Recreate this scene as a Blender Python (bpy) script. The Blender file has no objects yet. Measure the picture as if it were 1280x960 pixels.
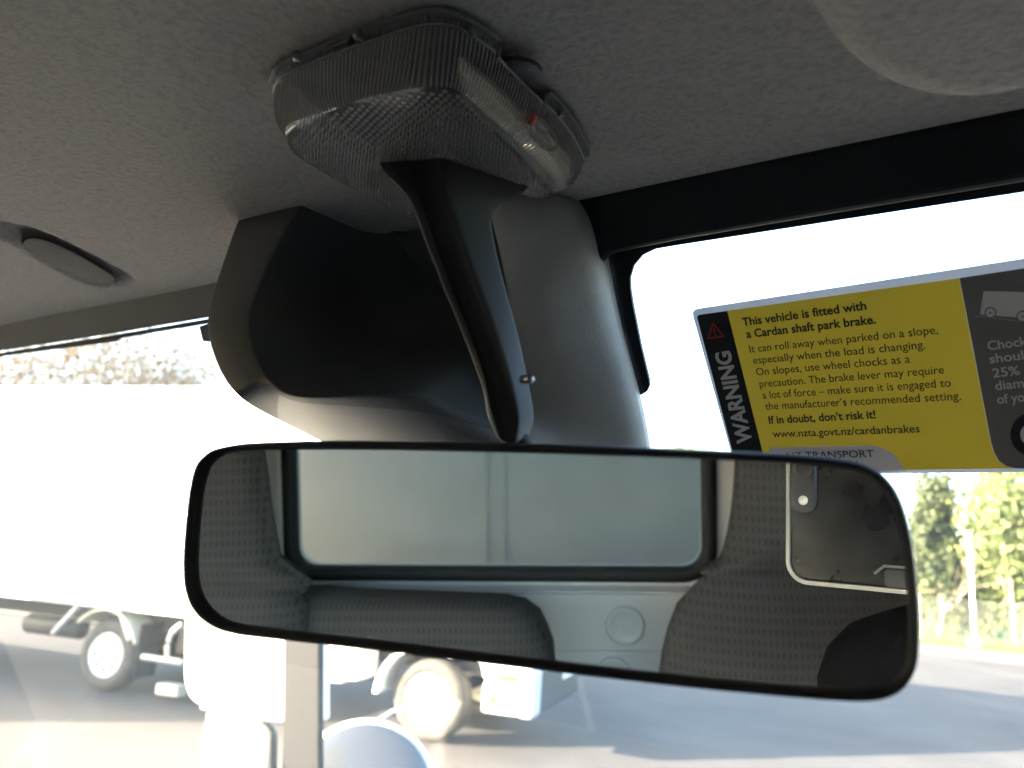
import bpy, bmesh, math, random
import numpy as np
from mathutils import Vector, Matrix
random.seed(7)
rng = np.random.default_rng(7)
R = math.radians
SC = bpy.context.scene
COL = SC.collection

# ------------------------------------------------------------------ camera, sky, sun, exposure
FPX = 970.0                      # focal length in photo pixels (1280 wide)
EYE = 2.2                        # eye height above the road, the phone lens is the camera
def cam_axes(p, roll, yaw):
    p, roll, yaw = R(p), R(roll), R(yaw)
    F = np.array([-math.sin(yaw)*math.cos(p), math.cos(yaw)*math.cos(p), math.sin(p)])
    Rr = np.array([math.cos(yaw), math.sin(yaw), 0.0])
    U = np.cross(Rr, F)
    return Rr*math.cos(roll)+U*math.sin(roll), -Rr*math.sin(roll)+U*math.cos(roll), F
CR, CU, CF = cam_axes(12.5, 4.2, 36.5)
CAM = np.array([0.0, 0.0, EYE])
cd = bpy.data.cameras.new("camera"); cam = bpy.data.objects.new("camera", cd); COL.objects.link(cam)
cam.matrix_world = Matrix(((CR[0], CU[0], -CF[0], CAM[0]), (CR[1], CU[1], -CF[1], CAM[1]), (CR[2], CU[2], -CF[2], CAM[2]), (0, 0, 0, 1)))
cd.sensor_width = 36.0; cd.lens = FPX/1280*36.0
cd.clip_start = 0.004; cd.clip_end = 3000
cd.dof.use_dof = True; cd.dof.focus_distance = 0.40; cd.dof.aperture_fstop = 10.5
SC.camera = cam

SUN_AZ, SUN_EL = 214.0, 15.5     # clockwise from the cab's forward axis
w = bpy.data.worlds.new("World"); SC.world = w; w.use_nodes = True
nt = w.node_tree; nt.nodes.clear()
sky = nt.nodes.new("ShaderNodeTexSky"); sky.sky_type = 'NISHITA'; sky.sun_disc = False
sky.sun_elevation = R(SUN_EL); sky.sun_rotation = R(SUN_AZ); sky.air_density = 1.0; sky.dust_density = 2.5
bg = nt.nodes.new("ShaderNodeBackground"); bg.inputs[1].default_value = 0.15
wo = nt.nodes.new("ShaderNodeOutputWorld")
nt.links.new(sky.outputs[0], bg.inputs[0]); nt.links.new(bg.outputs[0], wo.inputs[0])
sd = bpy.data.lights.new("sun", 'SUN'); sd.energy = 5.0; sd.angle = R(0.5); sd.color = (1.0, 0.86, 0.68)
sun = bpy.data.objects.new("sun", sd); COL.objects.link(sun)
sv = Vector((math.sin(R(SUN_AZ))*math.cos(R(SUN_EL)), math.cos(R(SUN_AZ))*math.cos(R(SUN_EL)), math.sin(R(SUN_EL))))
sun.rotation_euler = sv.to_track_quat('Z', 'Y').to_euler(); sun.location = (0, 0, 30)
SC.view_settings.view_transform = 'Standard'; SC.view_settings.look = 'None'
SC.view_settings.exposure = 3.8; SC.view_settings.gamma = 1.0
SC.cycles.use_denoising = True; SC.cycles.max_bounces = 14; SC.cycles.diffuse_bounces = 8
SC.cycles.glossy_bounces = 8; SC.cycles.transparent_max_bounces = 24; SC.cycles.transmission_bounces = 8
SC.cycles.sample_clamp_indirect = 20

# ------------------------------------------------------------------ survey helpers: a sight line of the photo met with a real plane
def ray(x, y):
    d = CF + CR*(x-640)/FPX - CU*(y-480)/FPX
    return d/np.linalg.norm(d)
def on_plane(x, y, p0, n):
    d = ray(x, y); t = ((np.asarray(p0)-CAM)@n)/(d@n); return CAM+d*t
def head_z(x, y): return EYE+0.183-0.0187*x
HN = np.array([0.0187, 0, 1.0]); HN /= np.linalg.norm(HN)
HP = np.array([0, 0, EYE+0.183])
def on_head(x, y, drop=0.0): return on_plane(x, y, HP-np.array([0, 0, drop]), HN)
WN = np.array([0, math.cos(R(30)), math.sin(R(30))])     # windscreen normal (outwards), raked 30 degrees
W0 = CAM+WN*0.3913
def on_ws(x, y, off=0.0): return on_plane(x, y, W0-WN*off, WN)
MN = -ray(1003, 585)                                      # the mirror faces the phone lens here
MD = 0.215
M0 = CAM-MN*MD
def on_mir(x, y, off=0.0): return on_plane(x, y, M0+MN*off, MN)   # off > 0 towards the camera
def seen(x, y, Y):                                        # what the mirror shows at a pixel, at depth Y in the cab
    P = on_mir(x, y); d = ray(x, y); r = d-2*(d@MN)*MN
    return P+r*((Y-P[1])/r[1])
def at_depth(x, y, t):
    d = ray(x, y); return CAM+d*(t/(d@CF))

# ------------------------------------------------------------------ materials
MATS = {}
def newmat(name):
    m = bpy.data.materials.new(name); m.use_nodes = True
    return m, m.node_tree, m.node_tree.nodes["Principled BSDF"]
def mat(name, col, rough=0.6, metal=0.0, var=0.0, vscale=8.0, bump=0.0, bscale=200.0, bdist=0.001, spec=0.5, coat=0.0, bdetail=3.0):
    if name in MATS: return MATS[name]
    m, t, b = newmat(name)
    b.inputs["Roughness"].default_value = rough; b.inputs["Metallic"].default_value = metal
    b.inputs["Specular IOR Level"].default_value = spec
    b.inputs["Coat Weight"].default_value = coat
    b.inputs["Base Color"].default_value = (*col, 1)
    tc = t.nodes.new("ShaderNodeTexCoord")
    if var > 0:
        n = t.nodes.new("ShaderNodeTexNoise"); n.inputs["Scale"].default_value = vscale; n.inputs["Detail"].default_value = 6
        r = t.nodes.new("ShaderNodeValToRGB")
        r.color_ramp.elements[0].position = 0.3; r.color_ramp.elements[1].position = 0.7
        r.color_ramp.elements[0].color = (*[c*(1-var) for c in col], 1)
        r.color_ramp.elements[1].color = (*[min(1, c*(1+var)) for c in col], 1)
        t.links.new(tc.outputs["Object"], n.inputs["Vector"]); t.links.new(n.outputs["Fac"], r.inputs[0])
        t.links.new(r.outputs[0], b.inputs["Base Color"])
    if bump > 0:
        n2 = t.nodes.new("ShaderNodeTexNoise"); n2.inputs["Scale"].default_value = bscale; n2.inputs["Detail"].default_value = bdetail
        bp = t.nodes.new("ShaderNodeBump"); bp.inputs["Strength"].default_value = bump; bp.inputs["Distance"].default_value = bdist
        t.links.new(tc.outputs["Object"], n2.inputs["Vector"]); t.links.new(n2.outputs["Fac"], bp.inputs["Height"])
        t.links.new(bp.outputs[0], b.inputs["Normal"])
    MATS[name] = m
    return m

# ------------------------------------------------------------------ object helpers
def parent_origin(p):
    return np.array(p['_o']) if p is not None else np.zeros(3)
ORIG = {}
def org(p): return ORIG.get(p, np.zeros(3)) if p is not None else np.zeros(3)
def obj(name, verts, faces, m, parent=None, smooth=False, bevel=0.0, seg=2, subsurf=0, auto=None, solid=0.0):
    """link one mesh object; verts are in world space, stored relative to the thing's base"""
    me = bpy.data.meshes.new(name)
    o0 = org(parent)
    vs = [tuple(np.asarray(v, float)-o0) for v in verts]
    me.from_pydata(vs, [], [tuple(f) for f in faces]); me.update()
    bm = bmesh.new(); bm.from_mesh(me); bmesh.ops.recalc_face_normals(bm, faces=bm.faces); bm.to_mesh(me); bm.free()
    o = bpy.data.objects.new(name, me); COL.objects.link(o)
    if m is not None: me.materials.append(m)
    if parent is not None: o.parent = parent
    ORIG[o] = o0
    if smooth:
        for p in me.polygons: p.use_smooth = True
    if auto:
        me.set_sharp_from_angle(angle=R(auto))
    if solid: 
        md = o.modifiers.new("s", 'SOLIDIFY'); md.thickness = solid; md.offset = 0
    if bevel > 0:
        md = o.modifiers.new("b", 'BEVEL'); md.width = bevel; md.segments = seg; md.limit_method = 'ANGLE'; md.angle_limit = R(35)
        md.harden_normals = False
    if subsurf:
        md = o.modifiers.new("ss", 'SUBSURF'); md.levels = subsurf; md.render_levels = subsurf
    return o
def thing(name, label, cat, loc=(0, 0, 0), group=None):
    o = bpy.data.objects.new(name, None); COL.objects.link(o); o.location = loc; o.empty_display_size = 0.05
    ORIG[o] = np.array(loc, float); tag(o, label, cat, group); return o
def tag(o, label=None, cat=None, group=None, kind=None):
    if label: o['label'] = label
    if cat: o['category'] = cat
    if group: o['group'] = group
    if kind: o['kind'] = kind
    return o
def loft(rings, closed=True, cap0=True, cap1=True):
    n = len(rings[0]); V = [p for r in rings for p in r]; Fc = []
    for i in range(len(rings)-1):
        for j in range(n if closed else n-1):
            k = (j+1) % n; Fc.append((i*n+j, i*n+k, (i+1)*n+k, (i+1)*n+j))
    if cap0: Fc.append(tuple(range(n))[::-1])
    if cap1: Fc.append(tuple(range((len(rings)-1)*n, len(rings)*n)))
    return V, Fc
def spline(pts, n, closed=True):
    """Catmull-Rom through points, then n points evenly spaced by length"""
    P = np.array(pts, float); m = len(P); out = []
    rngi = range(m) if closed else range(m-1)
    for i in rngi:
        if closed: a, b, c, d = P[(i-1) % m], P[i], P[(i+1) % m], P[(i+2) % m]
        else: a, b, c, d = P[max(i-1, 0)], P[i], P[i+1], P[min(i+2, m-1)]
        for t in np.linspace(0, 1, 24, endpoint=False):
            out.append(0.5*((2*b)+(-a+c)*t+(2*a-5*b+4*c-d)*t*t+(-a+3*b-3*c+d)*t**3))
    if not closed: out.append(P[-1])
    out = np.array(out)
    if closed: out = np.vstack([out, out[:1]])
    s = np.concatenate([[0], np.cumsum(np.linalg.norm(np.diff(out, axis=0), axis=1))])
    q = np.linspace(0, s[-1], n+1)[:-1] if closed else np.linspace(0, s[-1], n)
    return np.stack([np.interp(q, s, out[:, k]) for k in range(out.shape[1])], 1)
def box_vf(lo, hi, ax=None, o=None):
    vs = []
    for z in (lo[2], hi[2]):
        for x, y in ((lo[0], lo[1]), (hi[0], lo[1]), (hi[0], hi[1]), (lo[0], hi[1])): vs.append(np.array([x, y, z], float))
    if ax is not None: vs = [o+ax[0]*v[0]+ax[1]*v[1]+ax[2]*v[2] for v in vs]
    return vs, [(3, 2, 1, 0), (4, 5, 6, 7), (0, 1, 5, 4), (1, 2, 6, 5), (2, 3, 7, 6), (3, 0, 4, 7)]
def join(*parts):
    V, Fc = [], []
    for v, f in parts:
        b = len(V); V += list(v); Fc += [tuple(i+b for i in q) for q in f]
    return V, Fc
def tube_vf(path, rad, n=10, cap=True):
    P = [np.array(p, float) for p in path]; rings = []
    rads = rad if hasattr(rad, '__len__') else [rad]*len(P)
    ref = None
    for i, p in enumerate(P):
        t = P[min(i+1, len(P)-1)]-P[max(i-1, 0)]; t /= np.linalg.norm(t)+1e-12
        if ref is None:
            ref = np.array([0, 0, 1.0]) if abs(t[2]) < .9 else np.array([1.0, 0, 0])
        a = np.cross(t, ref); a /= np.linalg.norm(a); b = np.cross(t, a); ref = -b if False else ref
        rings.append([p+rads[i]*(a*math.cos(q)+b*math.sin(q)) for q in np.linspace(0, 2*math.pi, n, endpoint=False)])
    return loft(rings, True, cap, cap)
def lathe_vf(prof, c, ax, n=40):
    """profile (radius, along axis) revolved about ax through c"""
    ax = np.array(ax, float); ax /= np.linalg.norm(ax)
    u = np.cross(ax, [0, 0, 1.0]) if abs(ax[2]) < .9 else np.cross(ax, [1.0, 0, 0]); u /= np.linalg.norm(u); v = np.cross(ax, u)
    rings = [[c+ax*h+r*(u*math.cos(q)+v*math.sin(q)) for q in np.linspace(0, 2*math.pi, n, endpoint=False)] for r, h in prof]
    return loft(rings, True, True, True)
def sheet(pts, nrm, th):
    """prism: outline pts thickened by th along nrm"""
    a = [np.array(p) for p in pts]; b = [p+np.array(nrm)*th for p in a]
    return loft([a, b])

# ------------------------------------------------------------------ material set
blackp = mat('black_plastic', (0.042, 0.042, 0.045), 0.66, bump=0.3, bscale=1300, bdist=0.0004, spec=0.3)
blackmat = mat('black_trim', (0.006, 0.006, 0.008), 0.55, spec=0.3, var=.2, vscale=30)
greyp = mat('grained_plastic', (0.066, 0.064, 0.062), 0.6, bump=0.55, bscale=1100, bdist=0.0006, spec=0.4, var=.05, vscale=40)
rubber = mat('rubber', (0.012, 0.012, 0.012), 0.7)
wall = mat('cab_paint', (0.60, 0.585, 0.57), 0.4, var=.05, vscale=4)
whitepaint = mat('white_paint', (0.8, 0.8, 0.78), 0.35, var=.03, vscale=2, coat=.3)
tyre = mat('tyre_rubber', (0.05, 0.047, 0.043), 0.85, var=.25, vscale=12)
rimm = mat('wheel_silver', (0.62, 0.62, 0.60), 0.4, var=.08, vscale=6)
chassis = mat('chassis_black', (0.03, 0.03, 0.032), 0.6, var=.3, vscale=4)
galv = mat('galvanised_steel', (0.42, 0.42, 0.41), 0.5, metal=.3, var=.1, vscale=3)

def fabric_head():
    m, t, b = newmat('headliner_felt')
    b.inputs["Roughness"].default_value = 0.95; b.inputs["Specular IOR Level"].default_value = 0.15
    b.inputs["Sheen Weight"].default_value = 0.25; b.inputs["Sheen Roughness"].default_value = .5
    tc = t.nodes.new("ShaderNodeTexCoord")
    n1 = t.nodes.new("ShaderNodeTexNoise"); n1.inputs["Scale"].default_value = 1000; n1.inputs["Detail"].default_value = 5; n1.inputs["Roughness"].default_value = .65
    n2 = t.nodes.new("ShaderNodeTexNoise"); n2.inputs["Scale"].default_value = 300; n2.inputs["Detail"].default_value = 3; n2.inputs["Distortion"].default_value = .4
    mx = t.nodes.new("ShaderNodeMath"); mx.operation = 'MULTIPLY_ADD'; mx.inputs[1].default_value = .55
    r = t.nodes.new("ShaderNodeValToRGB"); e = r.color_ramp.elements
    e[0].position = .42; e[1].position = 1.05-.2
    e[0].color = (0.222, 0.205, 0.188, 1); e[1].color = (0.342, 0.315, 0.287, 1)
    bp = t.nodes.new("ShaderNodeBump"); bp.inputs["Strength"].default_value = .7; bp.inputs["Distance"].default_value = .0018
    for n in (n1, n2): t.links.new(tc.outputs["Object"], n.inputs["Vector"])
    t.links.new(n1.outputs[0], mx.inputs[0]); t.links.new(n2.outputs[0], mx.inputs[2])
    t.links.new(mx.outputs[0], r.inputs[0]); t.links.new(r.outputs[0], b.inputs["Base Color"])
    t.links.new(mx.outputs[0], bp.inputs["Height"]); t.links.new(bp.outputs[0], b.inputs["Normal"])
    return m
headm = fabric_head()

def seat_fabric():
    m, t, b = newmat('seat_fabric')
    b.inputs["Roughness"].default_value = 0.9; b.inputs["Specular IOR Level"].default_value = .2
    tc = t.nodes.new("ShaderNodeTexCoord"); sp = t.nodes.new("ShaderNodeSeparateXYZ")
    t.links.new(tc.outputs["Object"], sp.inputs[0])
    def wave(out, per, lo, hi):
        a = t.nodes.new("ShaderNodeMath"); a.operation = 'MULTIPLY'; a.inputs[1].default_value = 2*math.pi/per
        s = t.nodes.new("ShaderNodeMath"); s.operation = 'SINE'; mr = t.nodes.new("ShaderNodeMapRange")
        mr.inputs[1].default_value = lo; mr.inputs[2].default_value = hi
        t.links.new(out, a.inputs[0]); t.links.new(a.outputs[0], s.inputs[0]); t.links.new(s.outputs[0], mr.inputs[0]); return mr.outputs[0]
    wx = wave(sp.outputs[0], .0072, -.2, .8); wz = wave(sp.outputs[2], .0135, -.6, .3)
    mu = t.nodes.new("ShaderNodeMath"); mu.operation = 'MULTIPLY'; t.links.new(wx, mu.inputs[0]); t.links.new(wz, mu.inputs[1])
    n = t.nodes.new("ShaderNodeTexNoise"); n.inputs["Scale"].default_value = 500; t.links.new(tc.outputs["Object"], n.inputs["Vector"])
    r = t.nodes.new("ShaderNodeMix"); r.data_type = 'RGBA'
    r.inputs[6].default_value = (.064, .060, .058, 1); r.inputs[7].default_value = (.042, .039, .038, 1)
    t.links.new(mu.outputs[0], r.inputs[0]); t.links.new(r.outputs[2], b.inputs["Base Color"])
    ad = t.nodes.new("ShaderNodeMath"); ad.operation = 'SUBTRACT'; t.links.new(n.outputs[0], ad.inputs[0]); t.links.new(mu.outputs[0], ad.inputs[1])
    bp = t.nodes.new("ShaderNodeBump"); bp.inputs["Strength"].default_value = .5; bp.inputs["Distance"].default_value = .001
    t.links.new(ad.outputs[0], bp.inputs["Height"]); t.links.new(bp.outputs[0], b.inputs["Normal"])
    return m
seatm = seat_fabric()

def pane_mat(name, tint, dust=0.03, specks=False, gloss=1.0):
    m, t, b = newmat(name); t.nodes.remove(b); out = t.nodes["Material Output"]
    tr = t.nodes.new("ShaderNodeBsdfTransparent"); tr.inputs[0].default_value = (*tint, 1)
    gl = t.nodes.new("ShaderNodeBsdfGlossy"); gl.inputs["Roughness"].default_value = 0.0
    fr = t.nodes.new("ShaderNodeFresnel"); fr.inputs[0].default_value = 1.35
    fm = t.nodes.new("ShaderNodeMath"); fm.operation = 'MULTIPLY'; fm.inputs[1].default_value = gloss
    m1 = t.nodes.new("ShaderNodeMixShader"); m2 = t.nodes.new("ShaderNodeMixShader")
    tl = t.nodes.new("ShaderNodeBsdfTranslucent"); tl.inputs[0].default_value = (.9, .86, .80, 1)
    df = t.nodes.new("ShaderNodeBsdfDiffuse"); df.inputs[0].default_value = (.85, .85, .85, 1)
    md = t.nodes.new("ShaderNodeMixShader"); md.inputs[0].default_value = .25
    t.links.new(tl.outputs[0], md.inputs[1]); t.links.new(df.outputs[0], md.inputs[2])
    t.links.new(fr.outputs[0], fm.inputs[0]); t.links.new(fm.outputs[0], m1.inputs[0])
    t.links.new(tr.outputs[0], m1.inputs[1]); t.links.new(gl.outputs[0], m1.inputs[2])
    t.links.new(m1.outputs[0], m2.inputs[1]); t.links.new(md.outputs[0], m2.inputs[2])
    m2.inputs[0].default_value = dust
    if specks:
        tc = t.nodes.new("ShaderNodeTexCoord")
        v = t.nodes.new("ShaderNodeTexVoronoi"); v.inputs["Scale"].default_value = 95; v.inputs["Randomness"].default_value = 1
        n = t.nodes.new("ShaderNodeTexNoise"); n.inputs["Scale"].default_value = 6; n.inputs["Detail"].default_value = 5
        n3 = t.nodes.new("ShaderNodeTexNoise"); n3.inputs["Scale"].default_value = 60
        th = t.nodes.new("ShaderNodeMath"); th.operation = 'LESS_THAN'; 
        tr2 = t.nodes.new("ShaderNodeMath"); tr2.operation = 'MULTIPLY_ADD'; tr2.inputs[1].default_value = .22; tr2.inputs[2].default_value = -.068
        for q in (v, n, n3): t.links.new(tc.outputs["Object"], q.inputs["Vector"])
        t.links.new(n3.outputs[0], tr2.inputs[0]); t.links.new(v.outputs["Distance"], th.inputs[0]); t.links.new(tr2.outputs[0], th.inputs[1])
        a = t.nodes.new("ShaderNodeMath"); a.operation = 'MULTIPLY_ADD'; a.inputs[1].default_value = .10
        c = t.nodes.new("ShaderNodeMath"); c.operation = 'MULTIPLY'; c.inputs[1].default_value = dust*2
        t.links.new(n.outputs[0], c.inputs[0]); t.links.new(th.outputs[0], a.inputs[0]); t.links.new(c.outputs[0], a.inputs[2])
        t.links.new(a.outputs[0], m2.inputs[0])
    t.links.new(m2.outputs[0], out.inputs[0])
    return m
glassm = pane_mat('windscreen_glass', (.94, .955, .945), .017, True, .12)
sideglass = pane_mat('door_glass', (.9, .93, .91), .01)
rearglass = pane_mat('tinted_rear_glass', (.71, .76, .75), .02, gloss=.6)

def mirror_mat(name, col, rough=0.0):
    m, t, b = newmat(name)
    b.inputs["Base Color"].default_value = (*col, 1); b.inputs["Metallic"].default_value = 1; b.inputs["Roughness"].default_value = rough
    n = t.nodes.new("ShaderNodeTexNoise"); n.inputs["Scale"].default_value = 35; n.inputs["Detail"].default_value = 4
    mr = t.nodes.new("ShaderNodeMapRange"); mr.inputs[1].default_value = .45; mr.inputs[2].default_value = .9
    mr.inputs[3].default_value = rough; mr.inputs[4].default_value = rough+.025
    t.links.new(n.outputs[0], mr.inputs[0]); t.links.new(mr.outputs[0], b.inputs["Roughness"])
    return m
mirglass = mirror_mat('mirror_glass', (.82, .815, .80))

def sdf(P, poly):
    """signed distance of points P (n,2) to a closed polygon, negative inside"""
    poly = np.asarray(poly)[:, :2]; d = np.full(len(P), 1e9); ins = np.zeros(len(P), bool)
    for i in range(len(poly)):
        a, b = poly[i], poly[(i+1) % len(poly)]; e = b-a; wv = P-a
        t = np.clip((wv@e)/(e@e), 0, 1); d = np.minimum(d, np.linalg.norm(wv-t[:, None]*e, axis=1))
        c = ((a[1] > P[:, 1]) != (b[1] > P[:, 1]))
        xs = a[0]+(P[:, 1]-a[1])/(b[1]-a[1]+1e-15)*e[0]
        ins ^= c & (P[:, 0] < xs)
    return np.where(ins, -d, d)
def sstep(x): x = np.clip(x, 0, 1); return x*x*(3-2*x)
XL, XR, YB = -1.62, 0.86, -0.8          # cab sides and back

# ================================================================== THE CAB
cab = thing('truck_cab', 'cab interior of the truck with grey felt headliner, black windscreen header and pale rear wall', 'cab', (-.25, 0, .95))
# headliner: a felt sheet with a finger recess, an overhead bulge and a rolled front edge
gx = np.unique(np.round(np.concatenate([np.arange(XL, -1.0, .025), np.arange(-1.0, .12, .0032), np.arange(.12, XR+.03, .03)]), 5))
gy = np.unique(np.round(np.concatenate([np.arange(YB, .02, .04), np.arange(.02, .3425, .0032), [.3425]]), 5))
GX, GY = np.meshgrid(gx, gy, indexing='ij'); P2 = np.stack([GX.ravel(), GY.ravel()], 1)
Z = EYE+.183-.0187*P2[:, 0]
bul = spline([on_head(*p, .017)[:2] for p in [(985, -120), (992, -40), (1000, 5), (1018, 42), (1046, 76), (1085, 103), (1130, 119), (1180, 125), (1240, 121), (1300, 107), (1420, 70), (1560, -20), (1600, -160), (1300, -260)]], 80)
s = sdf(P2, bul); Z -= .024*np.sqrt(np.clip(1-np.clip(1+s/.017, 0, 1)**2, 0, 1))*(s < 0)
rec = spline([on_head(*p)[:2] for p in [(-60, 262), (-20, 272), (25, 279), (60, 290), (110, 313), (150, 334), (172, 350), (160, 357), (128, 359), (100, 352), (50, 326), (10, 303), (-50, 280)]], 70)
s = sdf(P2, rec); Z += .011*sstep(-s/.011)
edge = .3425-P2[:, 1]; Z += .005*(1-np.sqrt(np.clip(1-np.clip(1-edge/.022, 0, 1)**2, 0, 1)))
Z += .0012*np.sin(P2[:, 0]*9)*np.sin(P2[:, 1]*13+1)
nx, ny = len(gx), len(gy)
V = np.stack([P2[:, 0], P2[:, 1], Z], 1)
Fq = [(i*ny+j, (i+1)*ny+j, (i+1)*ny+j+1, i*ny+j+1) for i in range(nx-1) for j in range(ny-1)]
# rolled lip: the front edge folds up behind
lip = [(V[i*ny+ny-1]+np.array([0, .0015, .004])) for i in range(nx)]; lip2 = [p+np.array([0, -.002, .03]) for p in lip]
b0 = len(V); V = np.vstack([V, lip, lip2])
Fq += [(i*ny+ny-1, (i+1)*ny+ny-1, b0+i+1, b0+i) for i in range(nx-1)]+[(b0+i, b0+i+1, b0+nx+i+1, b0+nx+i) for i in range(nx-1)]
head = obj('headliner', V, Fq, headm, cab, smooth=True)
obj('roof_panel', *box_vf((XL-.03, YB-.03, EYE+.26), (XR+.03, .33, EYE+.27)), whitepaint, cab)
# the tab in the recess
tabpx = [(28, 306), (35, 299), (52, 299), (78, 309), (112, 327), (139, 344), (143, 351), (135, 356), (112, 356), (82, 342), (48, 325), (31, 315)]
def ring_of(px, drop, n=48, sc=1.0):
    q = spline([on_head(*p, drop) for p in px], n); c = q.mean(0); return list(c+(q-c)*sc)
tabm = mat('grey_fabric_tab', (0.15, 0.138, 0.125), .9, bump=.4, bscale=500, bdist=.0008)
r0 = ring_of(tabpx, -.012); r1 = ring_of(tabpx, -.002); r2 = [p+np.array([0, 0, -.001]) for p in ring_of(tabpx, -.002, sc=.93)]
obj('recess_tab', *loft([r0, r1, r2]), tabm, cab, smooth=True, auto=60)

# windscreen, its black header trim and the printed border
ws = [W0+np.array([1, 0, 0])*x+np.array([0, -math.sin(R(30)), math.cos(R(30))])*v for x, v in
      ((XL+.03, -.80), (XR-.03, -.80), (XR-.03, .215), (XL+.03, .215))]
wsobj = obj('windscreen', *sheet(ws, WN, .0002), glassm, cab)
bpy.data.objects[wsobj.name].data.polygons[0].use_smooth = False
def ws_poly(px, off, th, name, m, parent=cab, bevel=.0, smoothn=None, seg=2):
    pts = [on_ws(*p, off) for p in px]
    if smoothn: pts = list(spline(pts, smoothn))
    return obj(name, *sheet(pts, WN, th), m, parent, bevel=bevel, seg=seg)
ws_poly([(735, 300), (1350, 190), (1350, 227), (1280, 240), (1050, 275), (850, 306), (820, 311), (803, 319), (792, 332), (787.5, 347), (788, 362), (791, 382), (801, 432), (811, 474), (812, 482), (808, 490), (801, 494), (793, 492), (770, 420), (748, 350)], .004, .002, 'windscreen_border', blackmat)
ht = ws_poly([(690, 252), (1000, 186), (1380, 112), (1380, 212), (1280, 228), (1050, 266), (845, 301), (790, 312), (760, 319), (752, 327), (742, 334), (730, 334), (718, 326), (710, 312), (705, 292)], .016, .009, 'header_trim', blackmat, bevel=.004, seg=3)
hl = ws_poly([(-60, 412), (262, 343), (320, 330), (320, 386), (250, 399), (130, 419), (0, 439), (-60, 449)], .014, .008, 'header_trim', mat('header_trim_left', (.013, .012, .011), .6, bump=.2, bscale=700, bdist=.0004), bevel=.003)
ws_poly([(-60, 451), (0, 441.5), (130, 421), (250, 400.5), (320, 389), (320, 394), (250, 406.5), (150, 423), (145, 427), (0, 446), (-60, 456)], .008, .004, 'glass_seal', mat('seal_grey', (.10, .09, .085), .8, spec=.1), bevel=.0012)

# rear wall with window opening, seal, glass
bw = [seen(367, 600, YB), seen(878, 600, YB)]; wx0, wx1 = bw[0][0], bw[1][0]
wz0 = (seen(500, 708, YB)[2]+seen(750, 713, YB)[2])/2; wz1 = EYE+.06
def rrect(x0, x1, z0, z1, r, y, n=8):
    out = []
    for cx, cz, a0 in ((x1-r, z1-r, 0), (x0+r, z1-r, 90), (x0+r, z0+r, 180), (x1-r, z0+r, 270)):
        for a in np.linspace(a0, a0+90, n): out.append(np.array([cx+r*math.cos(R(a)), y, cz+r*math.sin(R(a))]))
    return out
inner = rrect(wx0, wx1, wz0, wz1, .032, YB)
outer = []
for p in inner:
    c = np.array([(wx0+wx1)/2, YB, (wz0+wz1)/2]); d = p-c
    # project to the wall rectangle
    sx = (XR-c[0] if d[0] > 0 else XL-c[0])/d[0] if abs(d[0]) > 1e-9 else 1e9
    sz = ((EYE+.25-c[2]) if d[2] > 0 else (.9-c[2]))/d[2] if abs(d[2]) > 1e-9 else 1e9
    outer.append(c+d*min(abs(sx), abs(sz)))
rw = obj('rear_wall', *loft([outer, inner, [p+np.array([0, -.03, 0]) for p in inner]], True, False, False), wall, cab)
# corners of the wall missed by the radial loft
obj('rear_wall_skin', *join(box_vf((XL, YB-.05, .9), (wx0-.02, YB-.031, EYE+.25)), box_vf((wx1+.02, YB-.05, .9), (XR, YB-.031, EYE+.25)), box_vf((wx0-.02, YB-.05, .9), (wx1+.02, YB-.031, wz0-.02))), wall, cab)
sw = .021
def seal_ring(off, y): return rrect(wx0-off, wx1+off, wz0-off, wz1+off, .032+off, y)
rwin = obj('rear_window', *loft([rrect(wx0-.003, wx1+.003, wz0-.003, wz1+.003, .03, YB-.012), rrect(wx0-.003, wx1+.003, wz0-.003, wz1+.003, .03, YB-.016)]), rearglass, cab)
obj('seal', *loft([seal_ring(-.001, YB-.014), seal_ring(-.001, YB+.006), seal_ring(.004, YB+.011), seal_ring(sw-.004, YB+.010), seal_ring(sw, YB+.002), seal_ring(sw, YB-.01)], True, False, False), rubber, rwin, smooth=True)
# tail of the seal hanging off the lower left corner
tp = [seen(x, y, YB+.012) for x, y in ((382, 704), (376, 716), (371, 725), (368, 738))]
obj('seal_tail', *tube_vf(tp, .0055, 10), rubber, rwin, smooth=True)
# pressed shapes in the rear wall
px_m = lambda x, y, Y: seen(x, y, Y)
def wall_x(x, y=760): return seen(x, y, YB)[0]
def wall_z(x, y): return seen(x, y, YB)[2]
zl = wall_z(600, 741); 
obj('window_ledge', *loft([[np.array([x, YB+dy, z]) for dy, z in ((0, wz0-sw-.004), (.016, wz0-sw-.010), (.018, zl+.006), (.0, zl-.002))] for x in (wx0-.01, wx1+.02)]), wall, cab, bevel=.003)
for (x, y, r) in ((781, 782, .031), (767, 842, .027)):
    c = seen(x, y, YB); c[1] = YB
    obj('pressed_disc', *lathe_vf([(r, -.002), (r, .003), (r-.004, .007), (r-.008, .004), (0.004, .004)], c, (0, 1, 0), 36), wall, cab, smooth=True)
zg = wall_z(770, 815)
obj('wall_rib', *box_vf((wall_x(650), YB-.001, zg-.003), (wall_x(870), YB+.006, zg+.003)), wall, cab, bevel=.0025)
# pale pillar strip beside the window
xs = wall_x(349, 600)
obj('rear_pillar', *box_vf((wall_x(318, 600), YB, wz0-.05), (xs+.008, YB+.014, EYE+.2)), mat('pillar_paint', (.45, .43, .40), .5, var=.05), cab, bevel=.006)

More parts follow.
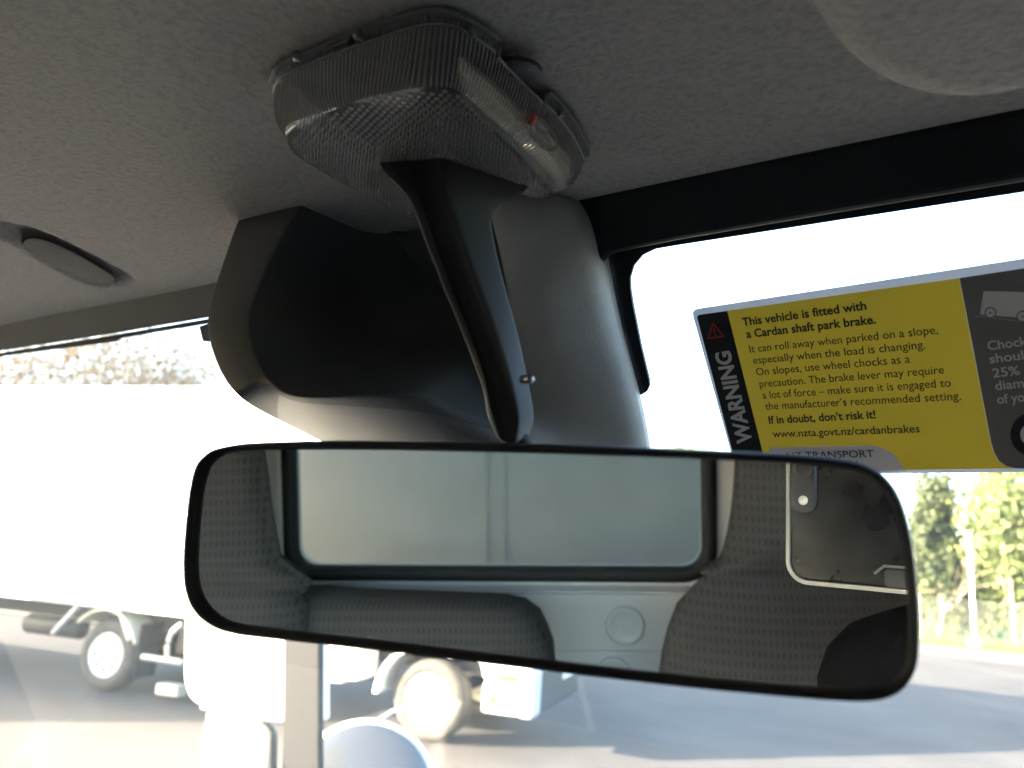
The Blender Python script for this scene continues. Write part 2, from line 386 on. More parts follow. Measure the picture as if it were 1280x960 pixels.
# doors, floor, dashboard (outside the picture; they carry the light)
trimg = mat('door_trim', (.07, .068, .066), .7, bump=.2, bscale=300)
for X, nm in ((XL, 'door'), (XR, 'door')):
    sgn = -1 if X < 0 else 1; a, b = (X, X+sgn*.04) if sgn > 0 else (X+sgn*.04, X)
    zs = EYE-.42 if X > 0 else EYE-.62
    d = obj(nm, *join(box_vf((a, YB, .9), (b, .74, zs)), box_vf((a, YB, zs), (b, -.55, EYE+.25)), box_vf((a, -.55, EYE+.15), (b, .33, EYE+.25))), trimg, cab)
    obj('door_window', *box_vf((a+.015, -.55, zs), (a+.019, .60, EYE+.15)), sideglass if X < 0 else pane_mat('light_cut_door_glass', (.10, .11, .105), .01), d)  # right pane is unseen, darkened to cut the light from that side
    obj('pillar', *sheet([np.array([a, .70, EYE-.45]), np.array([a, .61, EYE-.45]), np.array([a, .27, EYE+.15]), np.array([a, .345, EYE+.2])], (1, 0, 0), b-a), blackmat, d)
obj('floor', *box_vf((XL, YB, .88), (XR, 1.0, .90)), mat('cab_floor', (.08, .08, .08), .8), cab)
obj('dashboard', *loft([[np.array([x, y, z]) for y, z in ((.36, .9), (.36, EYE-.62), (.42, EYE-.55), (.60, EYE-.50), (.72, EYE-.50), (.80, EYE-.6), (.8, .9))] for x in (XL, XR)]), mat('dash_plastic', (.34, .30, .26), .6, bump=.2, bscale=500), cab)

# ================================================================== SENSOR / MOUNTING COVER on the windscreen
cov = thing('windscreen_cover', 'black and grey moulded plastic cover with a deep pocket behind the mirror arm', 'cover', tuple(on_ws(560, 380)))
# outer edge and pocket rim, point by point (offset = distance in front of the glass)
def wpt(x, y, off): return on_ws(x, y, off)
offL = float((W0-on_head(297, 272))@WN)      # how far the left side stands off the glass
outer_px = [((297, 272), offL), ((285, 308), offL), ((272, 345), offL), ((262, 380), offL), ((257, 402), offL), ((262, 432), offL), ((274, 464), offL), ((290, 489), offL*.97), ((308, 505), offL*.95), ((345, 524), offL*.70), ((395, 549), offL*.54), ((480, 592), offL*.36), ((580, 640), offL*.25), ((700, 660), .03), ((800, 650), .012), ((813, 610), .010),
            ((811, 560), .010), ((796, 490), .010), ((777, 430), .011), ((763, 378), .013), ((753, 333), .015), ((743, 300), .018), ((730, 262), .02), ((690, 235), .03)]
rim_px = [((379, 252), offL), ((366, 272), offL), ((352, 297), offL), ((335, 335), offL), ((318, 375), offL), ((311, 402), offL), ((314, 428), offL), ((324, 455), offL), ((337, 476), offL*.98), ((350, 489), offL*.96), ((372, 498), offL*.95), ((440, 495), offL*.8), ((522, 489.5), offL*.68), ((543, 494), offL*.62), ((600, 518), offL*.52), ((622, 524), offL*.48),
          ((640, 500), offL*.46), ((645, 460), offL*.46), ((643, 420), offL*.46), ((636, 380), offL*.46), ((630, 340), offL*.46), ((622, 300), offL*.46), ((612, 262), offL*.5), ((600, 235), offL*.55)]
def yp(x, y, Y): return on_plane(x, y, (0, Y, EYE), np.array([0, 1.0, 0]))
Oring = [wpt(*p, o) for p, o in outer_px]; Rring = [wpt(*p, o) for p, o in rim_px]
YF = float(on_head(297, 272)[1])          # upright front face of the cover
for i in range(9): Oring[i] = yp(*outer_px[i][0], YF)
for i, f_ in ((9, .050), (10, .034), (11, .022), (12, .02)): Oring[i] = wpt(*outer_px[i][0], f_)
for i in range(11): Rring[i] = yp(*rim_px[i][0], YF+.002)
for i, dy in ((11, .016), (12, .036), (13, .046), (14, .070), (15, .082)): Rring[i] = yp(*rim_px[i][0], YF+dy)
def lerp(a, b, t): return a+(b-a)*t
# both edges run on above the headliner, which hides their upper ends
for (p, q) in (((640, 222), (592, 226)), ((560, 226), (560, 236)), ((480, 232), (505, 244)), ((400, 226), (455, 244)), ((330, 232), (412, 238))):
    Oring.append(on_head(*p, -.024)); Rring.append(on_head(*q, -.016))
Oring[0] = on_head(300, 262, -.008); Rring[0] = on_head(386, 244, -.008)
cen = np.mean(Rring, axis=0)
def gap(p): return float((W0-p)@WN)
back = [p+WN*(gap(p)-.006) for p in Oring]
rings = [back, [lerp(a, b, .10) for a, b in zip(Oring, back)], Oring]
rings += [[lerp(a, b, t)-WN*h*(7 if 11 < k < 23 else 1) for k, (a, b) in enumerate(zip(Oring, Rring))] for t, h in ((.05, .0010), (.25, .0016), (.5, .0021), (.75, .0018), (.93, .0012), (.985, .0004))]
rings += [Rring, [lerp(p, cen, .012)+WN*.0035 for p in Rring]]
for t, k, mn in ((.05, .16, .010), (.10, .34, .018), (.17, .50, .024), (.27, .60, .028), (.45, .64, .030), (.75, .65, .03)):
    rings.append([lerp(p, cen, t)+WN*min(.07, max(min(mn, gap(p)*.8), gap(p)*k)) for p in Rring])
Vc, Fc = loft(rings, True, False, True)
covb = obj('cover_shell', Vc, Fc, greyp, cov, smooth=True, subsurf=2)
covb.data.materials.append(mat('pocket_shaded_plastic', (.060, .059, .058), .6, bump=.3, bscale=1100, bdist=.0005, spec=.3))  # pocket copy of the plastic, coloured darker for its recess shade
covb.data.materials.append(mat('grained_plastic_window_lit', (.36, .35, .34), .5, bump=.5, bscale=1500, bdist=.0006, spec=.4, var=.06, vscale=60))  # right column coloured lighter for the windscreen light falling on it
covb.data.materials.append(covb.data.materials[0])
covb.data.materials[3] = mat('grained_plastic_bounce_lit', (.105, .10, .096), .5, bump=.5, bscale=1500, bdist=.0006, spec=.4)  # underside strip coloured lighter, standing in for light bounced from below
nO = len(Oring)
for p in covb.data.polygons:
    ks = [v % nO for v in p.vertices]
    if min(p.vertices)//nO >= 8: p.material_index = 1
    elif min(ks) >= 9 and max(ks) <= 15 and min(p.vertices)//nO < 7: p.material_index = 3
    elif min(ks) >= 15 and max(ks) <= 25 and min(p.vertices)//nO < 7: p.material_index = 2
obj('side_tab', *sheet([on_ws(*p, offL*.75) for p in ((248, 408), (262, 405), (262, 428), (253, 427))], WN, .01), blackp, cov, bevel=.001)

# ================================================================== REAR-VIEW MIRROR
mo = on_mir(690, 715)
mir = thing('rearview_mirror', 'wide interior rear view mirror in a thin black rim, reflecting seats and rear window', 'mirror', tuple(mo))
out_px = [(262, 562), (275, 557.5), (300, 553), (340, 551), (400, 550), (500, 551), (640, 553), (770, 557), (900, 562.5), (1000, 567.5), (1060, 573.5), (1092, 583), (1113, 599), (1128, 622), (1138, 652), (1145, 690), (1150, 740), (1152, 785), (1150, 825), (1143, 848), (1130, 865), (1110, 876), (1080, 880), (1030, 878), (940, 870), (830, 859), (700, 844), (560, 827), (430, 811.5), (340, 801.5), (290, 795), (262, 784), (243, 766), (233, 743), (230, 715), (231, 680), (235, 635), (240, 600), (247, 578)]
in_px = [(277, 569), (290, 565.5), (310, 563.5), (345, 562.5), (400, 562), (500, 563), (640, 566), (770, 570), (890, 574.5), (990, 579.5), (1050, 585), (1080, 593), (1099, 606), (1113, 627), (1123, 656), (1130, 692), (1134.5, 740), (1136, 780), (1135, 812), (1130, 834), (1119, 849), (1103, 858), (1077, 862), (1030, 860.5), (940, 853.5), (830, 842.5), (700, 827.5), (560, 811), (430, 796), (340, 785.5), (297, 779.5), (273, 770), (256, 754), (247, 735), (243.5, 712), (244, 680), (247.5, 636), (253, 603), (261, 581)]
NM = 160
def mring(px, off, n=NM): return np.array([on_mir(x, y, 0)+MN*off for x, y in px])
Oo = spline([on_mir(*p) for p in out_px], 39*5); 
# keep the two contours in step: same control points, same parameter
def param_spline(px, k=6):
    P = np.array([on_mir(*p) for p in px]); m = len(P); out = []
    for i in range(m):
        a, b, c, d = P[(i-1) % m], P[i], P[(i+1) % m], P[(i+2) % m]
        for t in np.linspace(0, 1, k, endpoint=False):
            out.append(0.5*((2*b)+(-a+c)*t+(2*a-5*b+4*c-d)*t*t+(-a+3*b-3*c+d)*t**3))
    return np.array(out)
Om, Im = param_spline(out_px), param_spline(in_px)
mc = Im.mean(0)
blackp2 = mat('rim_black', (0.016, 0.016, 0.017), 0.5)
rg = []
for t, o in ((-.10, -.022), (-.02, -.016), (.0, -.006), (.10, -.001), (.35, .0022), (.62, .0026), (.85, .0014), (1.0, -.0002), (1.02, -.002)):
    rg.append(list(Om+(Im-Om)*t+MN*o if t >= 0 else mc+(Om-mc)*(1+t*(.6 if t < -.05 else .5))+MN*o))
Vr, Fr = loft([list(mc+(Om-mc)*.6+MN*-.026)]+rg, True, True, False)
obj('mirror_shell', Vr, Fr, blackp2, mir, smooth=True)
gl = list(Im+(Im-mc)*.01)
obj('mirror_glass', [p+MN*-.0008 for p in gl], [tuple(range(len(gl)))], mirglass, mir)

# arm: lofted along its length from the lamp down to the back of the mirror
AL = [(474, 203), (484, 219), (512, 251), (534, 308), (558, 368), (581, 424), (602, 481), (610, 520), (621, 544)]
AL2 = [(512, 200), (517, 220), (527, 250), (545, 306), (568, 367), (589, 420), (606, 474), (613, 512), (627, 546)]
AC = [(553, 197), (552, 222), (558, 252), (577, 307), (600, 367), (620, 422), (637, 478), (646, 520), (645, 547)]
AR = [(660, 234), (644, 248), (616, 269), (619, 308), (633, 366), (648, 422), (661, 482), (667, 522), (659, 546)]
d0 = float((on_head(560, 210, .033)-CAM)@CF); d1 = float((on_mir(640, 552)-CAM)@CF)+.016
def in_step(q, k=6):
    P = np.array(q, float); m = len(P); out = []
    for i in range(m-1):
        a, b, c, d = P[max(i-1, 0)], P[i], P[i+1], P[min(i+2, m-1)]
        for t in np.linspace(0, 1, k, endpoint=False): out.append(0.5*((2*b)+(-a+c)*t+(2*a-5*b+4*c-d)*t*t+(-a+3*b-3*c+d)*t**3))
    return np.array(out+[P[-1]])
cA, cA2, cC, cR = [in_step(q) for q in (AL, AL2, AC, AR)]; NS = len(cA)
rgs = []
for i in range(NS):
    t = i/(NS-1); d = d0+(d1-d0)*t; k = 1-.30*t
    a, a2, c, r_ = cA[i], cA2[i], cC[i], cR[i]
    def L2(p, q, u): return (p[0]+(q[0]-p[0])*u, p[1]+(q[1]-p[1])*u)
    sec = [(a, .0062), (L2(a, a2, .10), .0046), (L2(a, a2, .5), .0040), (L2(a, a2, .92), .0036), (a2, .0062), (L2(a2, c, .18), .0078), (L2(a2, c, .55), .0060), (L2(a2, c, .93), .0004), (c, -.0010),
           (L2(c, r_, .05), -.0012), (L2(c, r_, .22), .0008), (L2(c, r_, .6), .0085), (L2(c, r_, .93), .0150), (r_, .0172), (L2(r_, a, .04), .020), (L2(r_, a, .3), .024), (L2(r_, a, .8), .019)]
    rgs.append([at_depth(p[0], p[1], d+z*k) for p, z in sec])
tip = np.mean(rgs[-1], axis=0); tdir = tip-np.mean(rgs[-4], axis=0); tdir /= np.linalg.norm(tdir)
e_ = rgs[-1]
for f_, g_ in ((.93, .0014), (.78, .0026), (.5, .0036)): rgs.append([tip+(p-tip)*f_+tdir*g_ for p in e_])
Va, Fa = loft(rgs, True, True, True)
obj('mirror_arm', Va, Fa, blackp, mir, smooth=True, auto=75)
bp_ = at_depth(650, 556, d1+.012)
obj('ball_joint', *tube_vf([bp_+np.array([0, 0, .002]), bp_, on_mir(645, 580)-MN*.014], .0045, 14), blackp, mir, smooth=True)
sp_ = at_depth(663, 474, d1+.0125)
obj('screw', *lathe_vf([(.0015, -.004), (.0015, .0), (.0013, .0006), (.0004, .0011)], sp_, CR*.6-CF*.75, 20), mat('steel_screw', (.25, .25, .27), .3, metal=.9), mir, smooth=True)

# ================================================================== INTERIOR LAMP
lamp = thing('dome_lamp', 'clear ribbed plastic interior lamp on grey headliner above the mirror', 'lamp', tuple(on_head(545, 140)))
Zr, Zb = .001, .029
pairs = [((343, 102), (360, 168)), ((352, 82), (371, 157)), ((400, 59), (408, 141)), ((460, 37), (452, 124)), ((518, 17), (503, 113)), ((548, 13), (540, 108)), ((578, 20), (566, 110)), ((617, 46), (592, 126)), ((655, 86), (620, 158)), ((699, 130), (654, 197)), ((720, 158), (673, 220)), ((732, 190), (690, 237))]
rimr = [on_head(*a, Zr) for a, b in pairs]; botr = [on_head(*b, Zb) for a, b in pairs]
front = [(684, 245), (672, 248), (645, 241), (600, 221), (553, 203), (510, 208), (467, 219), (469, 231), (495, 248), (534, 272), (534, 284), (515, 272), (470, 251), (430, 230), (390, 207), (370, 194), (361, 182)]
fb = [on_head(*p, Zb) for p in front]
cb = np.mean(botr+fb, axis=0)
outs = [1, 1, 0, 0, 0, 0, 0, 0, 0, 0, 0, 1, 1, 1, 1, 1, 1]
for p, k in zip(fb, outs):
    q = p.copy(); q[2] += (Zb-Zr)
    if k: dv = (p-cb)[:2]; q[:2] += dv/np.linalg.norm(dv)*.003
    rimr.append(q)
botr += fb
rimr, botr = np.array(rimr), np.array(botr)
def pspl(P, k=10):
    m = len(P); out = []
    for i in range(m):
        a, b, c, d = P[(i-1) % m], P[i], P[(i+1) % m], P[(i+2) % m]
        for t in np.linspace(0, 1, k, endpoint=False):
            lin = b+(c-b)*t
            cr = 0.5*((2*b)+(-a+c)*t+(2*a-5*b+4*c-d)*t*t+(-a+3*b-3*c+d)*t**3)
            out.append(lin*.35+cr*.65)
    return np.array(out)
Rr_, Br_ = pspl(rimr), pspl(botr)
lr = []
hs = [(0, 0), (.22, .05), (.45, .16), (.68, .34), (.84, .55), (.94, .77), (.985, .91), (1, 1)]     # (drop, inset)
for dz, ins in hs:
    p = Rr_+(Br_-Rr_)*ins; p[:, 2] = Rr_[:, 2]+(Br_[:, 2]-Rr_[:, 2])*dz; lr.append(p)
nL = len(Rr_)
def lens_mat(name, face, df0=.02, dfk=.05, gr=.07):
    m, t, b = newmat(name); t.nodes.remove(b); out = t.nodes["Material Output"]
    uv = t.nodes.new("ShaderNodeUVMap"); sp = t.nodes.new("ShaderNodeSeparateXYZ"); t.links.new(uv.outputs[0], sp.inputs[0])
    def M(op, a, b2=None, c=None):
        q = t.nodes.new("ShaderNodeMath"); q.operation = op
        for i, v in enumerate((a, b2, c)):
            if v is None: continue
            if isinstance(v, (int, float)): q.inputs[i].default_value = v
            else: t.links.new(v, q.inputs[i])
        return q.outputs[0]
    if face:
        K = 2*math.pi/.02
        u = M('MULTIPLY', sp.outputs[0], K); v = M('MULTIPLY', sp.outputs[1], K)
        h = M('MULTIPLY', M('SINE', u), M('SINE', v)); h = M('ABSOLUTE', h); h = M('MULTIPLY_ADD', h, 0.0, .75); dist = .0001
    else:
        u = M('MULTIPLY', sp.outputs[0], 2*math.pi/.0020); h = M('MULTIPLY_ADD', M('SINE', u), .5, .5); h = M('POWER', h, 3.0); dist = .0008
    bp = t.nodes.new("ShaderNodeBump"); bp.inputs["Strength"].default_value = 1; bp.inputs["Distance"].default_value = dist
    t.links.new(h, bp.inputs["Height"])
    tr = t.nodes.new("ShaderNodeBsdfTransparent")
    mr = t.nodes.new("ShaderNodeMix"); mr.data_type = 'RGBA'; mr.inputs[6].default_value = (.84, .83, .82, 1); mr.inputs[7].default_value = (.98, .98, .97, 1)
    t.links.new(h, mr.inputs[0]); t.links.new(mr.outputs[2], tr.inputs[0])
    rf = t.nodes.new("ShaderNodeBsdfRefraction"); rf.inputs["IOR"].default_value = 1.12; rf.inputs["Roughness"].default_value = .03; rf.inputs[0].default_value = (.9, .9, .9, 1)
    t.links.new(bp.outputs[0], rf.inputs["Normal"])
    m0 = t.nodes.new("ShaderNodeMixShader"); m0.inputs[0].default_value = .45
    t.links.new(tr.outputs[0], m0.inputs[1]); t.links.new(rf.outputs[0], m0.inputs[2])
    gl = t.nodes.new("ShaderNodeBsdfGlossy"); gl.inputs["Roughness"].default_value = gr; t.links.new(bp.outputs[0], gl.inputs["Normal"])
    lw = t.nodes.new("ShaderNodeFresnel"); lw.inputs[0].default_value = 1.5; t.links.new(bp.outputs[0], lw.inputs["Normal"])
    fa = M('MULTIPLY_ADD', lw.outputs[0], .9, .02)
    m1 = t.nodes.new("ShaderNodeMixShader"); t.links.new(fa, m1.inputs[0]); t.links.new(m0.outputs[0], m1.inputs[1]); t.links.new(gl.outputs[0], m1.inputs[2])
    df = t.nodes.new("ShaderNodeBsdfDiffuse"); df.inputs[0].default_value = (.7, .69, .67, 1); t.links.new(bp.outputs[0], df.inputs["Normal"])
    m2 = t.nodes.new("ShaderNodeMixShader"); t.links.new(M('MULTIPLY_ADD', h, dfk, df0), m2.inputs[0])  # rib crests mixed whiter, highlights put into the colour
    t.links.new(m1.outputs[0], m2.inputs[1]); t.links.new(df.outputs[0], m2.inputs[2]); t.links.new(m2.outputs[0], out.inputs[0])
    return m
lw_, lf_ = lens_mat('ribbed_clear_plastic', False, .015, .36, .05), lens_mat('dotted_clear_plastic', True, .015, .02, .05)
# wall: skip the strip next to the rim where the switch notch is cut
seglen = np.concatenate([[0], np.cumsum(np.linalg.norm(np.diff(Rr_, axis=0), axis=1))])
def add_uv(o, fn):
    me = o.data; uvl = me.uv_layers.new(name="UVMap")
    for lp in me.loops: uvl.data[lp.index].uv = fn(lp.vertex_index)
Vl = [p for r_ in lr for p in r_]; Fl = []
notch = set()
i0, i1 = 7*10+2, 8*10+6
for i in range(len(lr)-1):
    for j in range(nL):
        k = (j+1) % nL
        if i in (0,) and i0 <= j < i1: continue
        Fl.append((i*nL+j, i*nL+k, (i+1)*nL+k, (i+1)*nL+j))
lens = obj('lens', Vl, Fl, lw_, lamp, smooth=True)
add_uv(lens, lambda vi: (seglen[vi % nL], (vi//nL)*.01))
Vb = [p for p in lr[-1]]
face = obj('lens_face', Vb, [tuple(range(nL))], lf_, lamp)
bm = bmesh.new(); bm.from_mesh(face.data); bmesh.ops.triangulate(bm, faces=bm.faces, ngon_method='EAR_CLIP'); bm.to_mesh(face.data); bm.free()
me = face.data; uvl = me.uv_layers.new(name="UVMap"); ca, sa = math.cos(R(38)), math.sin(R(38))
for lp in me.loops:
    c = me.vertices[lp.vertex_index].co; uvl.data[lp.index].uv = (c.x*ca+c.y*sa, -c.x*sa+c.y*ca)
# prism dots moulded into the face
fp = np.array([p[:2] for p in lr[-1]]); fc = fp.mean(0); zf = float(np.mean([p[2] for p in lr[-1]]))
pit = .0031; gi = []
for a in range(-45, 46):
    for b in range(-45, 46):
        q = np.array([(a+.5*(b % 2))*pit, b*pit*.80]); gi.append(fc+np.array([q[0]*ca-q[1]*sa, q[0]*sa+q[1]*ca]))
gi = np.array(gi); dd = sdf(gi, fp); gi = gi[dd < -.0020]
DV, DF = [], []
for q in gi:
    zq = q_z = on_z = None
    b0 = len(DV); k_ = np.argmin(np.linalg.norm(fp-q, axis=1)); z0 = HP[2]-.0187*q[0]-Zb-.0002
    for r_, h_ in ((.00112, 0), (.00096, .00034), (.00058, .00058)):
        for t_ in range(8): DV.append((q[0]+r_*math.cos(t_*math.pi/4), q[1]+r_*math.sin(t_*math.pi/4), z0-h_))
    DV.append((q[0], q[1], z0-.00066))
    for rr in range(2):
        for t_ in range(8): DF.append((b0+rr*8+t_, b0+rr*8+(t_+1) % 8, b0+rr*8+8+(t_+1) % 8, b0+rr*8+8+t_))
    for t_ in range(8): DF.append((b0+16+t_, b0+16+(t_+1) % 8, b0+24))
dm = lens_mat('clear_dots', True, .07, .06, .08)
dots = obj('lens_pattern', DV, DF, dm, lamp, smooth=True); add_uv(dots, lambda vi: (.02, .02))
# clear flange round the rim (thin double edge) with clip recesses
clearrim = lens_mat('clear_rim', False)
ro = [Rr_[j] for j in range(nL)]
cr_ = Rr_.mean(0)
idx = [j for j in range(0, 111) if not (i0 <= j < i1)]
def strip(idxs, name):
    rings = []
    for j in idxs:
        p = Rr_[j]; q = Rr_[(j+1) % nL]-Rr_[j-1]; q /= np.linalg.norm(q); nrm = np.cross(q, [0, 0, 1.0]); nrm /= np.linalg.norm(nrm)
        if (p-cr_)@nrm < 0: nrm = -nrm
        z = np.array([0, 0, 1.0])
        rings.append([p-nrm*.0005, p+nrm*.0022, p+nrm*.0022-z*.0016, p-nrm*.0005-z*.0016])
    o = obj(name, *loft(rings), mat('clear_edge_plastic', (.15, .147, .14), .25, spec=.7), lamp, bevel=.0003)
    return o
strip(list(range(0, i0)), 'rim_flange'); strip(list(range(i1, 114)), 'rim_flange')
# second contour line a little below the rim
def bead(idxs, dz, name):
    pts = []
    for j in idxs:
        a, b = lr[0][j], lr[1][j]; pts.append(a+(b-a)*dz)
    return obj(name, *tube_vf(pts, .0007, 6), mat('clear_edge_plastic', (.15, .147, .14), .25), lamp, smooth=True)
bead(list(range(0, i0)), .9, 'rim_bead'); bead(list(range(i1, 114)), .9, 'rim_bead')
# notch side edges
for j in (i0, i1):
    obj('notch_edge', *tube_vf([lr[0][j], lr[1][j], lr[1][j]+(lr[2][j]-lr[1][j])*.1], .0009, 6), mat('clear_edge_plastic', (.15, .147, .14), .25), lamp, smooth=True)
bead(list(range(i0, i1+1)), 1.0, 'notch_edge')
# base plate, painted glint strip, bulb, switch
base = obj('lamp_base', [cr_+(p-cr_)*.93+np.array([0, 0, -.0012]) for p in Rr_], [tuple(range(nL))], mat('lamp_base_plastic', (.11, .105, .10), .4, var=.3, vscale=60), lamp)
bm = bmesh.new(); bm.from_mesh(base.data); bmesh.ops.triangulate(bm, faces=bm.faces, ngon_method='EAR_CLIP'); bm.to_mesh(base.data); bm.free()
glint_pts = [on_head(*p, .017) for p in ((572, 88), (590, 104), (630, 138), (672, 176), (704, 204), (712, 220), (700, 232), (672, 204), (632, 166), (596, 134), (578, 112))]
obj('glint_strip', *sheet(list(spline(glint_pts, 40)), (0, 0, 1), .006), mat('cream_glint', (.92, .82, .66), .35, metal=.1, var=.10, vscale=80), lamp, bevel=.0008)  # cream strip added as the warm highlight on the lens wall
bulb = on_head(690, 182, .016); bu2 = on_head(664, 150, .016)
obj('bulb', *tube_vf([bulb, lerp(bulb, bu2, .25), lerp(bulb, bu2, .75), bu2], [.003, .0045, .0045, .003], 16), pane_mat('bulb_glass', (.9, .9, .88), .15), lamp, smooth=True)
obj('bulb_cap', *tube_vf([bu2, bu2+(bu2-bulb)*.10], .0026, 14), mat('orange_mark', (.65, .12, .05), .4), lamp, smooth=True)
sa_ = on_head(622, 84, .006)
swp = [((616, 82), .006), ((640, 75), .0065), ((664, 79), .0065), ((677, 90), .006), ((674, 97), .006), ((655, 99), .006), ((632, 101), .006), ((617, 96), .006)]
sring = spline([on_head(*p, o) for p, o in swp], 32); sc_ = sring.mean(0)
obj('switch', *loft([[p+np.array([0, 0, .002]) for p in sring], list(sring), [sc_+(p-sc_)*.8-np.array([0, 0, .0012]) for p in sring]]), mat('switch_grey', (.035, .035, .034), .45), lamp, smooth=True, auto=50)
for (x, y) in ((372, 66), (448, 38), (590, 36), (700, 138)):
    p = on_head(x, y, .004); obj('clip', *tube_vf([p, p-np.array([0, 0, .003])], .0016, 10), mat('clear_edge_plastic', (.15, .147, .14), .25), lamp, smooth=True)
cl = [on_head(*p, .0045) for p in ((407, 62), (435, 50), (437, 66), (410, 78))]
obj('clip_recess', *sheet(cl, (0, 0, 1), .003), mat('clip_dark', (.10, .098, .095), .4), lamp, bevel=.0006)

# ================================================================== WARNING STICKER inside the windscreen
stk = thing('warning_sticker', 'yellow, black and grey warning sticker on the windscreen about a shaft park brake', 'sticker', tuple(on_ws(1060, 470)))
def flatm(name, col, rough=.45): return mat(name, col, rough)
st_white = flatm('sticker_white', (.74, .73, .78)); st_yel = flatm('sticker_yellow', (.93, .70, .075)); st_blk = flatm('sticker_black', (.010, .010, .016))
st_red = flatm('sticker_red', (.45, .03, .03)); st_lg = flatm('sticker_print_grey', (.62, .61, .63))
OFF = .003
def film(m, k=.32):
    t = m.node_tree; b = t.nodes["Principled BSDF"]; out = t.nodes["Material Output"]
    tl = t.nodes.new("ShaderNodeBsdfTranslucent"); tl.inputs[0].default_value = b.inputs["Base Color"].default_value[:]
    mx = t.nodes.new("ShaderNodeMixShader"); mx.inputs[0].default_value = k
    t.links.new(b.outputs[0], mx.inputs[1]); t.links.new(tl.outputs[0], mx.inputs[2]); t.links.new(mx.outputs[0], out.inputs[0])
st_grey = flatm('sticker_grey', (.17, .165, .16))
for q_, k_ in ((st_white, .10), (st_yel, .42), (st_grey, .03)): film(q_, k_)
def flat(px, lvl, name, m, parent=stk, sm=None):
    pts = [on_ws(*p, OFF+lvl*.00022) for p in px]
    return obj(name, pts, [tuple(range(len(pts)))], m, parent)
def rc(px, rad, corners):
    """round chosen corners of a pixel polygon"""
    out = []; n = len(px)
    for i, p in enumerate(px):
        p = np.array(p, float)
        if i in corners:
            a = np.array(px[i-1], float)-p; b = np.array(px[(i+1) % n], float)-p; r_ = corners[i]
            A = p+a/np.linalg.norm(a)*r_; B = p+b/np.linalg.norm(b)*r_
            for t in np.linspace(0, 1, 7): out.append(tuple((1-t)**2*A+2*t*(1-t)*p+t*t*B))
        else: out.append(tuple(p))
    return out
flat(rc([(864, 387), (1050, 358.5), (1280, 323), (1440, 298), (1440, 588), (1280, 590), (1130, 591.5), (922, 596)], 8, {0: 9, 7: 9}), 0, 'backing', st_white)
flat(rc([(870.5, 394), (909, 388.7), (952, 560), (957, 585), (922, 586), (914.5, 560)], 5, {0: 5}), 1, 'warning_band', st_blk)
yel = flat([(909, 388.7), (1050, 368.5), (1199.2, 347.6), (1238.8, 554.4), (1242.5, 566), (1248.5, 576.5), (1258, 583), (1269.7, 585.6), (1200, 586.5), (1130.5, 587.5), (957.5, 590), (952, 560)], 1, 'yellow_panel', st_yel)
gry = flat([(1199.6, 347.6), (1280, 335.5), (1430, 313), (1430, 584), (1280, 585.5), (1270, 585.4), (1258, 582.7), (1248.8, 576.2), (1243, 566), (1239.3, 554.4)], 1, 'grey_panel', st_grey)
flat(rc([(962, 559.6), (1094, 556.3), (1118, 567), (1131, 588), (958, 592)], 8, {1: 10, 2: 8}), 2, 'agency_tab', flatm('tab_white', (.80, .79, .82)))
def text(s, p0, p1, m, hpx=None, bold=0.0, parent=stk, lvl=4, name='lettering'):
    """lettering whose baseline runs from pixel p0 to p1 on the sticker"""
    A, B = on_ws(*p0, OFF+lvl*.00022), on_ws(*p1, OFF+lvl*.00022)
    cu = bpy.data.curves.new(name, 'FONT'); cu.body = s; cu.size = 1.0; cu.resolution_u = 3; cu.offset = bold; cu.fill_mode = 'FRONT'
    o = bpy.data.objects.new(name, cu); COL.objects.link(o)
    bpy.context.view_layer.update()
    dg = bpy.context.evaluated_depsgraph_get(); me = bpy.data.meshes.new_from_object(o.evaluated_get(dg))
    bpy.data.objects.remove(o); bpy.data.curves.remove(cu)
    xs = [v.co.x for v in me.vertices]; x0, x1 = min(xs), max(xs)
    ex = (B-A); L = np.linalg.norm(ex); ex /= L; nz = -WN; ey = np.cross(nz, ex)
    sx = L/(x1-x0); 
    if hpx:                       # cap height measured in the photo
        mid = ((p0[0]+p1[0])/2, (p0[1]+p1[1])/2); dx, dy = p1[0]-p0[0], p1[1]-p0[1]; ll = math.hypot(dx, dy)
        T = on_ws(mid[0]+dy/ll*hpx, mid[1]-dx/ll*hpx, OFF); M_ = on_ws(*mid, OFF); sy = abs((T-M_)@ey)/.70
    else: sy = sx
    o0 = org(parent)
    for v in me.vertices:
        w_ = A+ex*((v.co.x-x0)*sx)+ey*(v.co.y*sy)-o0; v.co = Vector(w_)
    me.materials.clear(); me.materials.append(m)
    o = bpy.data.objects.new(name, me); COL.objects.link(o); o.parent = parent; ORIG[o] = o0
    return o
text('This vehicle is fitted with', (928.7, 407.5), (1083.4, 386.8), st_blk, 10.5, .022)
text('a Cardan shaft park brake.', (933.5, 422.4), (1095, 404.2), st_blk, 10.5, .022)
text('It can roll away when parked on a slope,', (937.6, 440.8), (1172.8, 416.9), st_blk, 10.0)
text('especially when the load is changing.', (942.1, 454.9), (1157, 435.4), st_blk, 10.0)
text('On slopes, use wheel chocks as a', (945.9, 469.4), (1137.7, 453.3), st_blk, 10.0)
text('precaution. The brake lever may require', (950, 484.2), (1180.3, 466.9), st_blk, 10.0)
text('a lot of force \u2013 make sure it is engaged to', (953.8, 498.5), (1188.9, 483.1), st_blk, 10.0)
text("the manufacturer\u2019s recommended setting.", (957.2, 512.3), (1201.6, 499.6), st_blk, 10.0)
text("If in doubt, don\u2019t risk it!", (961.7, 529.8), (1095, 522.8), st_blk, 10.0, .02)
text('www.nzta.govt.nz/cardanbrakes', (966.5, 546.8), (1150, 540.3), st_blk, 9.5, .008)
